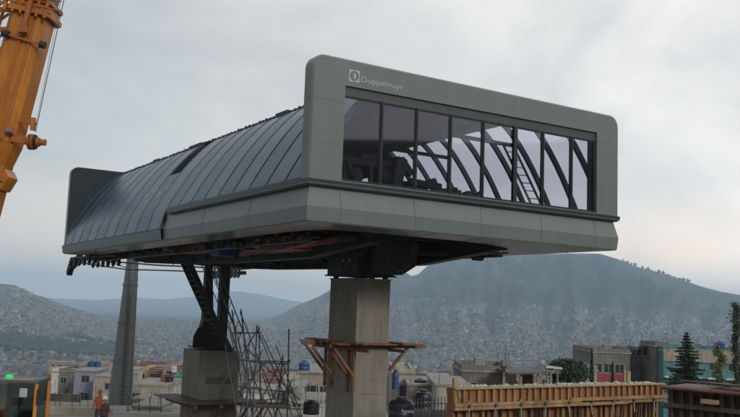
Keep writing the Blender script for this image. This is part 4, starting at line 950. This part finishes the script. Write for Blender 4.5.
for (pa, pb, ya, yb, Da, Db, n_) in ((44, 190, 361, 372, 290, 170, 26), (240, 330, 369, 381, 250, 135, 14), (392, 470, 372, 382, 220, 130, 9), (498, 592, 368, 376, 180, 110, 8)):
    for k_ in range(n_):
        t_ = (k_+.5)/n_; D_ = Da+(Db-Da)*t_+random.uniform(-4, 4); y_ = ya+(yb-ya)*t_+random.uniform(-1.5, 1.5); w_ = random.uniform(3, 6)*868/D_; x_ = random.uniform(pa, pb-w_)
        house('small plain house in the jumble on the slope just behind the yard', x_, x_+w_, y_, D_, random.choice(('grey', 'grey', 'beige', 'dgrey', 'cream', 'pink', 'white', 'brick', 'slab')), random.uniform(4, 7), random.uniform(-.35, .35), ((random.uniform(.25, .4), 1.1, .8, .8), (random.uniform(.6, .75), 1.1, .8, .8)), parapet=random.choice((0, .3, .5)), grp='houses in the jumble behind the yard')
fw_ = MB().use(fac['grey']); a, b = at(44, 401, 58), at(80, 402.5, 58); fw_.span((a.x, a.y, -.3), (b.x, a.y+.2, a.z)); tag(fw_.build('block_wall'), 'block wall behind the orange digger cab', 'wall')
fw_ = MB().use(fac['cream']); a, b = at(40, 406, 46), at(112, 408, 46); fw_.span((a.x, a.y, -.3), (b.x, a.y+.2, a.z)); tag(fw_.build('block_wall'), 'long cream low wall with rebars nearest the digger cab', 'wall')
for i, px in enumerate((55, 60, 72, 80, 88, 96)): pole(['first', 'second', 'third', 'fourth', 'fifth', 'sixth'][i]+' thin rebar from the left above the block walls', px, 392-(i % 3)*3, 418, 54, .025, scaf_m, 'rebar', 'rebar')
fe = empty('railing', at(148, 425, 50), 'dark thin fence before the white roofed sheds', 'railing'); q0 = Vector(fe.location)
for px in range(128, 172, 11): MB().tube(at(px, 397, 50)-q0, at(px, 430, 50)-q0, .03, .03, 5).build('post', scaf_m, fe)
MB().tube(at(126, 410, 50)-q0, at(172, 411, 50)-q0, .02, .02, 5).build('rail', scaf_m, fe)
# ------------------------------------------------------------------ workers
def person(px, D, label, shirt, helmet, trousers, face=0., ground_z=None):
    p = at(px, 400, D); gz = ground(p.x, p.y) if ground_z is None else ground_z
    skin = mat('skin', (.3, .16, .1), .6)
    R = empty('person', (p.x, p.y, gz), label, 'person', face)
    V = [(0, 0, .95, .13), (0, 0, 1.15, .125), (0, .0, 1.38, .15), (0, 0, 1.5, .06), (0, -.01, 1.6, .085), (0, -.01, 1.68, .08),
         (-.19, 0, 1.40, .06), (-.25, -.02, 1.13, .048), (-.24, -.18, .92, .038), (.19, 0, 1.40, .06), (.27, -.02, 1.13, .048), (.2, -.22, 1.02, .038),
         (-.1, 0, .88, .095), (-.12, -.03, .48, .065), (-.12, .02, .08, .045), (-.12, -.14, .05, .04), (.1, 0, .88, .095), (.13, -.04, .48, .065), (.14, .02, .08, .045), (.14, -.14, .05, .04),
         (-.24, -.27, .9, .03), (.18, -.31, 1.04, .03)]
    E = [(0, 1), (1, 2), (2, 3), (3, 4), (4, 5), (2, 6), (6, 7), (7, 8), (8, 20), (2, 9), (9, 10), (10, 11), (11, 21), (0, 12), (12, 13), (13, 14), (14, 15), (0, 16), (16, 17), (17, 18), (18, 19)]
    me = bpy.data.meshes.new('body'); me.from_pydata([v[:3] for v in V], E, []); o = bpy.data.objects.new('body', me); COL.objects.link(o); o.parent = R
    sk = o.modifiers.new('skin', 'SKIN')
    for v, q in zip(me.skin_vertices[0].data, V): v.radius = (q[3], q[3]*.85)
    me.skin_vertices[0].data[0].use_root = True
    sb = o.modifiers.new('sub', 'SUBSURF'); sb.levels = sb.render_levels = 1
    m = bpy.data.materials.new('worker_clothes'); m.use_nodes = True; nt = m.node_tree; N, L = nt.nodes, nt.links; b = N['Principled BSDF']; b.inputs['Roughness'].default_value = .8
    tc = N.new('ShaderNodeTexCoord'); s_ = N.new('ShaderNodeSeparateXYZ'); L.new(tc.outputs['Object'], s_.inputs[0]); r = N.new('ShaderNodeValToRGB'); r.color_ramp.interpolation = 'CONSTANT'
    mr = N.new('ShaderNodeMapRange'); mr.inputs[2].default_value = 1.8; L.new(s_.outputs[2], mr.inputs[0]); L.new(mr.outputs[0], r.inputs[0])
    for c_, pos in ((trousers, 0), (shirt, .52), ((.3, .16, .1), .84)):
        e = r.color_ramp.elements[0] if pos == 0 else (r.color_ramp.elements[1] if pos == .52 else r.color_ramp.elements.new(pos)); e.position = pos; e.color = (*c_, 1)
    L.new(r.outputs[0], b.inputs['Base Color']); me.materials.append(m)
    hm = mat('helmet_'+label[:6], helmet, .4)
    MB().lathe([(.15, 1.67), (.125, 1.69), (.12, 1.74), (.09, 1.80), (.04, 1.83)], (0, -.01, 0), 16).build('helmet', hm, R, smooth=True)
person(99.5, 41, 'worker in a bright orange vest below the lilac house', (.36, .08, .025), (.36, .08, .025), (.04, .04, .07), .3)
person(105.5, 38.5, 'worker in dark clothes with a white helmet by the tower foot', (.10, .035, .045), (.6, .6, .58), (.02, .03, .08), -.5)
# ------------------------------------------------------------------ trees
def tree_root(name, px, D, label, grp=None, cat='tree', top=None):
    p = at(px, 400, D); gz = ground(p.x, p.y); return empty(name, (p.x, p.y, gz), label, cat, 0, grp), at(px, top, D).z-gz
R, h = tree_root('fir_tree', 687, 72, 'dark tiered fir tree before the turquoise house', top=332)
MB().tube((0, 0, 0), (0, 0, h*.97), .22, .03, 8).build('trunk', bark, R)
mb = MB(); z = h-.1; lev = 0
rmax = (at(706, 370, 72)-at(687, 370, 72)).length*1.05
while z > 1.0:
    t = (h-z)/min(h, 4.4); rr = min(1, .10+t*1.02)*rmax*(1.0 if t < 1 else 1.05)
    nb = 11 if lev else 4
    for k in range(nb):
        a = 2*PI*k/nb+lev*.9+random.uniform(-.25, .25); L_b = rr*random.uniform(.5, 1.2)*(1+.22*math.sin(a*2+lev*1.3)); d = Vector((math.cos(a), math.sin(a), 0))
        for j in range(max(3, int(L_b/.05))):
            s = j/max(3, int(L_b/.05)); p = Vector((0, 0, z))+d*L_b*s+Vector((0, 0, -.28*L_b*s+.22*L_b*s*s))
            for q in range(5):
                off = Vector((-d.y, d.x, 0))*random.uniform(-1, 1)*.26*L_b*(1-s*.65)+Vector((0, 0, random.uniform(-.09, .05)))
                mb.leaf(p+off, random.uniform(.06, .13), Vector((random.gauss(0, .5), random.gauss(0, .5), 1)).normalized())
    z -= random.uniform(.20, .28); lev += 1
mb.build('crown', leaf_fir, R)
def cypress(px, D, top, wpx, label):
    R, h = tree_root('cypress_tree', px, D, label, 'slender cypresses by the grey building', top=top)
    MB().tube((0, 0, 0), (0, 0, h*.7), .12, .03, 6).build('trunk', bark, R)
    w = (at(px+wpx, 370, D)-at(px, 370, D)).length; mb = MB()
    for k in range(2600):
        t = random.random()**.7; z = h*(1-t); r = w*(t*.9+.08)*random.uniform(.4, 1.0)*min(1, (h-z)*.6+.1)
        a = random.uniform(0, 2*PI); mb.leaf((r*math.cos(a), r*math.sin(a), z), random.uniform(.05, .12))
    mb.build('crown', leaf_fir, R)
cypress(591.5, 66, 347.5, 5.0, 'tall thin dark cypress left of the grey building'); cypress(612.5, 68, 361, 4.2, 'shorter cypress in front of the red painted band')
R, h = tree_root('bushy_tree', 567, 60, 'round dark bushy tree with spiky fronds behind the white beam', top=365)
MB().tube((0, 0, 0), (0, 0, h), .25, .2, 10).build('trunk', bark, R)
mb = MB(); rp = (at(582, 370, 60)-at(566, 370, 60)).length*1.5
for k in range(230):
    a = random.uniform(0, 2*PI); el = random.uniform(-.6, 1.3); L_b = rp*random.uniform(.7, 1.05)*(1 if el < .6 else .72); d = Vector((math.cos(a)*math.cos(el), math.sin(a)*math.cos(el), math.sin(el)))
    pr_ = Vector((0, 0, h-.35)); sd = d.cross(Vector((0, 0, 1))).normalized()
    for j in range(9):
        s0, s1 = j/9, (j+1)/9; q0 = pr_+d*L_b*s0-Vector((0, 0, .35*L_b*s0*s0)); q1 = pr_+d*L_b*s1-Vector((0, 0, .35*L_b*s1*s1))
        if j > 1:
            for sgn in (-1, 1): mb.add([q0, q1, q1+sd*sgn*.26*(1-s0*.6)-Vector((0, 0, .1))+d*.1], [(0, 1, 2)])
for k in range(5200):
    d = Vector((random.gauss(0, 1), random.gauss(0, 1), random.gauss(0, 1))).normalized()*rp*random.uniform(.2, .88)**.6; mb.leaf((d.x, d.y, h-.45+d.z*.62), random.uniform(.05, .12))
mb.build('crown', leaf_dk, R)
def loose_tree(px, D, top, wpx, label, m, n=900, low=.15, cl=16, kind='slender_tree'):
    R, h = tree_root(kind, px, D, label, top=top); w = (at(px+wpx, 370, D)-at(px, 370, D)).length
    tr = MB(); tr.tube((0, 0, 0), (.05, 0, h*.9), .11, .025, 7); mb = MB()
    for c_ in range(cl):
        t = low+(1-low)*(c_+.5)/cl; z = h*t; a = random.uniform(0, 6.28); rr = w*random.uniform(.15, .75)*(1-.55*t); c0 = Vector((math.cos(a)*rr, math.sin(a)*rr, z))
        tr.tube((0, 0, z-.5), c0, .03, .012, 5)
        for k in range(n//cl):
            q = Vector((random.gauss(0, 1), random.gauss(0, 1), random.gauss(0, .9)))*w*.26
            mb.leaf(c0+q, random.uniform(.04, .1))
    tr.build('trunk', bark, R); mb.build('crown', m, R)
loose_tree(719.5, 56, 346, 8.5, 'yellow green slim tree before the turquoise house', leaf_yl, 3000, .1, 26)
loose_tree(737, 50, 304, 8, 'tall sparse tree at the right edge of the view', mat('grey_green_leaves', (.05, .065, .035), .8, 0, .4, 6), 3400, .2, 30)
loose_tree(66, 120, 388, 4, 'small dark tree by the block wall left', leaf_dk, 700, .2, 8); loose_tree(742, 60, 372, 9, 'low dark bush at the right edge', leaf_dk, 900, .2, 8)
# ------------------------------------------------------------------ hillside city
cm = [mat('city_wall_%s' % n_, c_, .9, 0, .15, .05) for n_, c_ in (('grey', (.115, .12, .12)), ('pale', (.165, .168, .168)), ('dark', (.07, .07, .07)), ('warm', (.145, .12, .105)), ('white', (.25, .25, .25)), ('blue', (.08, .13, .17)), ('brick', (.15, .085, .065)))]
PW = [.34, .22, .15, .12, .07, .04, .06]
def city_ok(x, y, z, r, a):
    lim = -4+46*noise.noise(Vector((x/500, y/500, 3)))
    e = a
    if a < -.12: lim = 10+20*noise.noise(Vector((x/400, y/400, 3)))
    if z > lim+30: return False
    uu = x*.82+y*.57+45*noise.noise(Vector((x/400, y/400, 11))); vv = -x*.57+y*.82+45*noise.noise(Vector((x/400, y/400, 15)))
    if uu % 88 < 11 or vv % 52 < 8: return False
    if random.random() > .7+1.1*noise.noise(Vector((x/170, y/170, 21))): return False
    # open green patches
    if noise.noise(Vector((x/260, y/260, 7))) > .42: return False
    return True
pos = []
tries = 0
cnt = 0
while cnt < 98000 and tries < 1200000:
    tries += 1
    a = random.uniform(-.66, .60); r = 1150+(4500-1150)*random.random()**.75
    x, y = math.sin(a)*r, math.cos(a)*r; z = front_h(a, r)
    if not city_ok(x, y, z, r, a): continue
    # dark park band on the left
    px_ = 370+F*math.tan(a)
    if 1620 < r < 1900 and -.70 < a < -.26: continue
    pos.append((x, y, z, r)); cnt += 1
P = np.array([p[:3] for p in pos]); px_, py_, w_ = proj_np(P)
vis = (px_ > 2) & (px_ < 738) & (py_ < 386) & ~((px_ > 326) & (px_ < 392)) & ~((px_ > 455) & (px_ < 740) & (py_ > 372)) & ~((px_ > 183) & (px_ < 245) & (py_ > 350))
order = np.argsort(np.where(vis, P[:, 1], 1e9))
single = set(int(i) for i in order[:300])
protos = []
HM = ['grey', 'pale', 'dark', 'warm', 'white', 'blue', 'brick']
for k in range(14):
    w, d, h = random.uniform(5, 8.5), random.uniform(5, 8), random.choice((3.2, 5.8, 5.8, 5.8))
    mb = MB().use(cm[[0, 1, 3, 4, 0, 1, 6, 2, 5, 1, 0, 3, 4, 0][k]]); mb.span((-w/2, -d/2, -3), (w/2, d/2, h)); mb.span((-w/2, -d/2, h), (w/2, -d/2+.3, h+.7)); mb.use(cm[2])
    for f in range(int(h/2.6)):
        for q in (-.3, 0, .3): 
            if random.random() < .8: mb.span((q*w-.8, -d/2-.06, f*2.7+1.0), (q*w+.8, -d/2-.01, f*2.7+2.3))
    mb.use(cm[0]).span((w*.1, 0, h), (w*.4, d*.3, h+2.2)); mb.use(cm[random.choice((2, 5))]).span((-w*.3, d*.1, h), (-w*.15, d*.25, h+1.6))
    protos.append(mb.build('hillside_house'))
for n_, i in enumerate(sorted(single)):
    pr_ = protos[n_ % 14]
    o = pr_ if n_ < 14 else pr_.copy()
    if n_ >= 14: COL.objects.link(o)
    o.location = pos[i][:3]; o.rotation_euler.z = random.uniform(-.7, .7); s = random.uniform(.8, 1.15); o.scale = (s, s, s)
    tag(o, 'small flat roofed block house in the distant hillside city', 'house', 'small houses across the valley')
def mass(items, mats, name):
    n = len(items); V = np.zeros((n, 8, 3), np.float32)
    U = np.array([(x, y, z) for z in (0, 1) for x, y in ((-1, -1), (1, -1), (1, 1), (-1, 1))], np.float32)
    for i, (x, y, z, w, d, h, a) in enumerate(items):
        c, s = math.cos(a), math.sin(a); q = U*np.array([w/2, d/2, 1]); X = q[:, 0]*c-q[:, 1]*s+x; Y_ = q[:, 0]*s+q[:, 1]*c+y; Z = np.where(q[:, 2] > .5, z+h, z-4); V[i] = np.stack([X, Y_, Z], 1)
    Fq = np.array([(4, 5, 6, 7), (0, 1, 5, 4), (1, 2, 6, 5), (2, 3, 7, 6), (3, 0, 4, 7)])
    faces = (Fq[None]+8*np.arange(n)[:, None, None]).reshape(-1, 4)
    me = bpy.data.meshes.new(name); me.vertices.add(n*8); me.vertices.foreach_set('co', V.ravel()); me.loops.add(faces.size); me.loops.foreach_set('vertex_index', faces.ravel().astype(np.int32))
    me.polygons.add(len(faces)); me.polygons.foreach_set('loop_start', np.arange(0, faces.size, 4, dtype=np.int32)); me.polygons.foreach_set('loop_total', np.full(len(faces), 4, np.int32))
    mi = np.repeat(rng.choice(len(mats), n, p=PW), 5); mi[0::5] = np.where(rng.random(n) < .5, 0, mi[0::5]); me.polygons.foreach_set('material_index', mi.astype(np.int32))
    for m in mats: me.materials.append(m)
    me.update(calc_edges=True); o = bpy.data.objects.new(name, me); COL.objects.link(o); return o
items = []
for i, (x, y, z, r) in enumerate(pos):
    if i in single: continue
    s = random.choice((.7, .9, 1, 1, 1.2)) if random.random() < .985 else 2.6
    items.append((x, y, z, random.uniform(3.5, 8)*s, random.uniform(3.5, 7)*s, random.choice((2.8, 4.5, 5.5, 7))*min(s, 1.4), .607+random.choice((0, 0, 1.57, .1, -.2))))
o = mass(items, cm, 'distant_city'); tag(o, 'dense hazy city of tiny grey and pale houses filling the valley and slopes', 'city', kind='stuff')
# green patches among the houses
mb = MB().use(mat('distant_tree_green', (.03, .045, .026), .9, 0, .3, .02))
k = 0
while k < 1900:
    a = random.uniform(-.66, .6); r = 1200+3000*random.random()
    x, y = math.sin(a)*r, math.cos(a)*r
    park = 1630 < r < 1890 and -.70 < a < -.26
    if not park and (random.random() > .12 and noise.noise(Vector((x/260, y/260, 7))) < .38): 
        if random.random() > .02: continue
    z = front_h(a, r); mb.blob((x, y, z+3), random.uniform(4, 8), .8, 1, .3); k += 1
for _ in range(1500):
    a = random.uniform(-.66, -.265); r = random.uniform(1630, 1890); mb.blob((math.sin(a)*r, math.cos(a)*r, front_h(a, r)+4), random.uniform(5, 9), .9, 1, .3)
tag(mb.build('distant_trees'), 'dark green belts of trees among the far houses', 'trees', kind='stuff')
# trees on the right-hand ridge
pr_ = None
tm = mat('ridge_tree_green', (.03, .045, .03), .9)
for i in range(30):
    px = 622+i*2.35+random.uniform(-1, 1); a, e = elev(px, 300); r = 4690; x, y = math.sin(a)*r, math.cos(a)*r
    if i == 0:
        mb = MB().use(tm)
        for q in range(6): mb.blob((random.uniform(-5, 5), random.uniform(-5, 5), 10+random.uniform(-3, 5)), random.uniform(4, 7), 1, 1, .3)
        mb.use(bark).tube((0, 0, -4), (0, 0, 10), 1, .6, 6); pr_ = mb.build('ridge_tree'); o = pr_
    else: o = pr_.copy(); COL.objects.link(o)
    s = random.uniform(.3, 1.0); o.location = (x, y, front_h(a, r)-2); o.scale = (s, s, s*random.uniform(.7, 1.1)); o.rotation_euler.z = random.random()*6
    tag(o, 'small hazy tree on the skyline of the right hand ridge', 'tree', 'trees along the far ridge')
# ------------------------------------------------------------------ haze
me = bpy.data.meshes.new('haze'); bm = bmesh.new(); bmesh.ops.create_cube(bm, size=1); bm.to_mesh(me); bm.free()
hz = bpy.data.objects.new('haze', me); COL.objects.link(hz); hz.scale = (32000, 32000, 400-(-112)); hz.location = (0, 0, (400-112)/2)
tag(hz, kind='stuff')
m = bpy.data.materials.new('haze_air'); m.use_nodes = True; nt = m.node_tree; nt.nodes.remove(nt.nodes['Principled BSDF'])
pv = nt.nodes.new('ShaderNodeVolumePrincipled'); pv.inputs['Density'].default_value = 1.55e-4; pv.inputs['Color'].default_value = (.60, .80, 1.0, 1); pv.inputs['Anisotropy'].default_value = .1
nt.links.new(pv.outputs[0], nt.nodes['Material Output'].inputs['Volume']); me.materials.append(m)
# ------------------------------------------------------------------ sky and sun
SUN_EL, SUN_AZ = math.radians(19), math.radians(150)    # azimuth clockwise from +Y
W = bpy.data.worlds.new('World'); S.world = W; W.use_nodes = True; nt = W.node_tree; N, L = nt.nodes, nt.links
bg = N['Background']; bg.inputs['Strength'].default_value = .1
sky = N.new('ShaderNodeTexSky'); sky.sky_type = 'NISHITA'; sky.sun_disc = False; sky.sun_elevation = SUN_EL; sky.sun_rotation = SUN_AZ; sky.dust_density = 3
tc = N.new('ShaderNodeTexCoord'); mp = N.new('ShaderNodeMapping'); mp.inputs['Scale'].default_value = (1.0, 1.0, 1.7); L.new(tc.outputs['Generated'], mp.inputs[0])
n1 = N.new('ShaderNodeTexNoise'); n1.inputs['Scale'].default_value = 2.6; n1.inputs['Detail'].default_value = 9; n1.inputs['Roughness'].default_value = .56; n1.inputs['Distortion'].default_value = .3; L.new(mp.outputs[0], n1.inputs[0])
cr = N.new('ShaderNodeValToRGB'); cr.color_ramp.elements[0].position = .38; cr.color_ramp.elements[1].position = .62
cr.color_ramp.elements[0].color = (6.1, 6.25, 6.35, 1); cr.color_ramp.elements[1].color = (8.9, 8.8, 8.6, 1); L.new(n1.outputs['Fac'], cr.inputs[0])
# brighter bank of cloud to the right, bluish grey towards the left horizon
sp_ = N.new('ShaderNodeSeparateXYZ'); L.new(tc.outputs['Generated'], sp_.inputs[0])
mr = N.new('ShaderNodeMapRange'); L.new(sp_.outputs[0], mr.inputs[0]); mr.inputs[1].default_value = -.5; mr.inputs[2].default_value = .42
tint = N.new('ShaderNodeMixRGB'); L.new(mr.outputs[0], tint.inputs[0]); tint.inputs[1].default_value = (.66, .71, .735, 1); tint.inputs[2].default_value = (1.46, 1.42, 1.38, 1)
mu = N.new('ShaderNodeMixRGB'); mu.blend_type = 'MULTIPLY'; mu.inputs[0].default_value = 1; L.new(cr.outputs[0], mu.inputs[1]); L.new(tint.outputs[0], mu.inputs[2])
el = N.new('ShaderNodeMapRange'); L.new(sp_.outputs[2], el.inputs[0]); el.inputs[1].default_value = 0; el.inputs[2].default_value = .15; el.inputs[3].default_value = 1; el.inputs[4].default_value = 0
lo = N.new('ShaderNodeMixRGB'); lo.blend_type = 'MULTIPLY'; L.new(el.outputs[0], lo.inputs[0]); L.new(mu.outputs[0], lo.inputs[1]); lr = N.new('ShaderNodeMixRGB'); L.new(mr.outputs[0], lr.inputs[0]); lr.inputs[1].default_value = (2.1, 1.7, 1.4, 1); lr.inputs[2].default_value = (1.9, 1.65, 1.42, 1); L.new(lr.outputs[0], lo.inputs[2]); mu = lo
# a cream bank of cloud low on the right
dt = N.new('ShaderNodeVectorMath'); dt.operation = 'DISTANCE'; m3 = N.new('ShaderNodeMapping'); m3.inputs['Scale'].default_value = (1, 1, 2.4); L.new(tc.outputs['Generated'], m3.inputs[0]); L.new(m3.outputs[0], dt.inputs[0])
cd_ = (at(672, 243, 100)-EYE).normalized(); dt.inputs[1].default_value = (cd_.x, cd_.y, cd_.z*2.4)
n5 = N.new('ShaderNodeTexNoise'); n5.inputs['Scale'].default_value = 14; n5.inputs['Detail'].default_value = 6; L.new(m3.outputs[0], n5.inputs[0])
ad = N.new('ShaderNodeMath'); ad.operation = 'MULTIPLY_ADD'; L.new(n5.outputs['Fac'], ad.inputs[0]); ad.inputs[1].default_value = .12; L.new(dt.outputs['Value'], ad.inputs[2])
m4 = N.new('ShaderNodeMapRange'); L.new(ad.outputs[0], m4.inputs[0]); m4.inputs[1].default_value = .07; m4.inputs[2].default_value = .17; m4.inputs[3].default_value = 1; m4.inputs[4].default_value = 0; m4.interpolation_type = 'SMOOTHSTEP'
cb_ = N.new('ShaderNodeMixRGB'); cb_.blend_type = 'MULTIPLY'; L.new(m4.outputs[0], cb_.inputs[0]); L.new(mu.outputs[0], cb_.inputs[1]); cb_.inputs[2].default_value = (1.10, 1.02, .95, 1); mu = cb_
mx = N.new('ShaderNodeMixRGB'); mx.inputs[0].default_value = .9; L.new(sky.outputs[0], mx.inputs[1]); L.new(mu.outputs[0], mx.inputs[2]); L.new(mx.outputs[0], bg.inputs['Color'])
sl = bpy.data.lights.new('sun', 'SUN'); sl.energy = 1.5; sl.angle = math.radians(10); sl.color = (1, .95, .88); so_ = bpy.data.objects.new('sun', sl); COL.objects.link(so_)
dirv = Vector((math.sin(SUN_AZ)*math.cos(SUN_EL), math.cos(SUN_AZ)*math.cos(SUN_EL), math.sin(SUN_EL)))
so_.rotation_euler = dirv.to_track_quat('Z', 'Y').to_euler()
# ------------------------------------------------------------------ render settings
S.view_settings.view_transform = 'Standard'; S.view_settings.look = 'None'; S.view_settings.gamma = 1; S.view_settings.exposure = 0; S.view_settings.use_curve_mapping = False
S.render.engine = 'CYCLES'; S.cycles.use_denoising = True; S.cycles.max_bounces = 8; S.cycles.volume_bounces = 3; S.cycles.transparent_max_bounces = 12; S.cycles.caustics_reflective = False; S.cycles.caustics_refractive = False
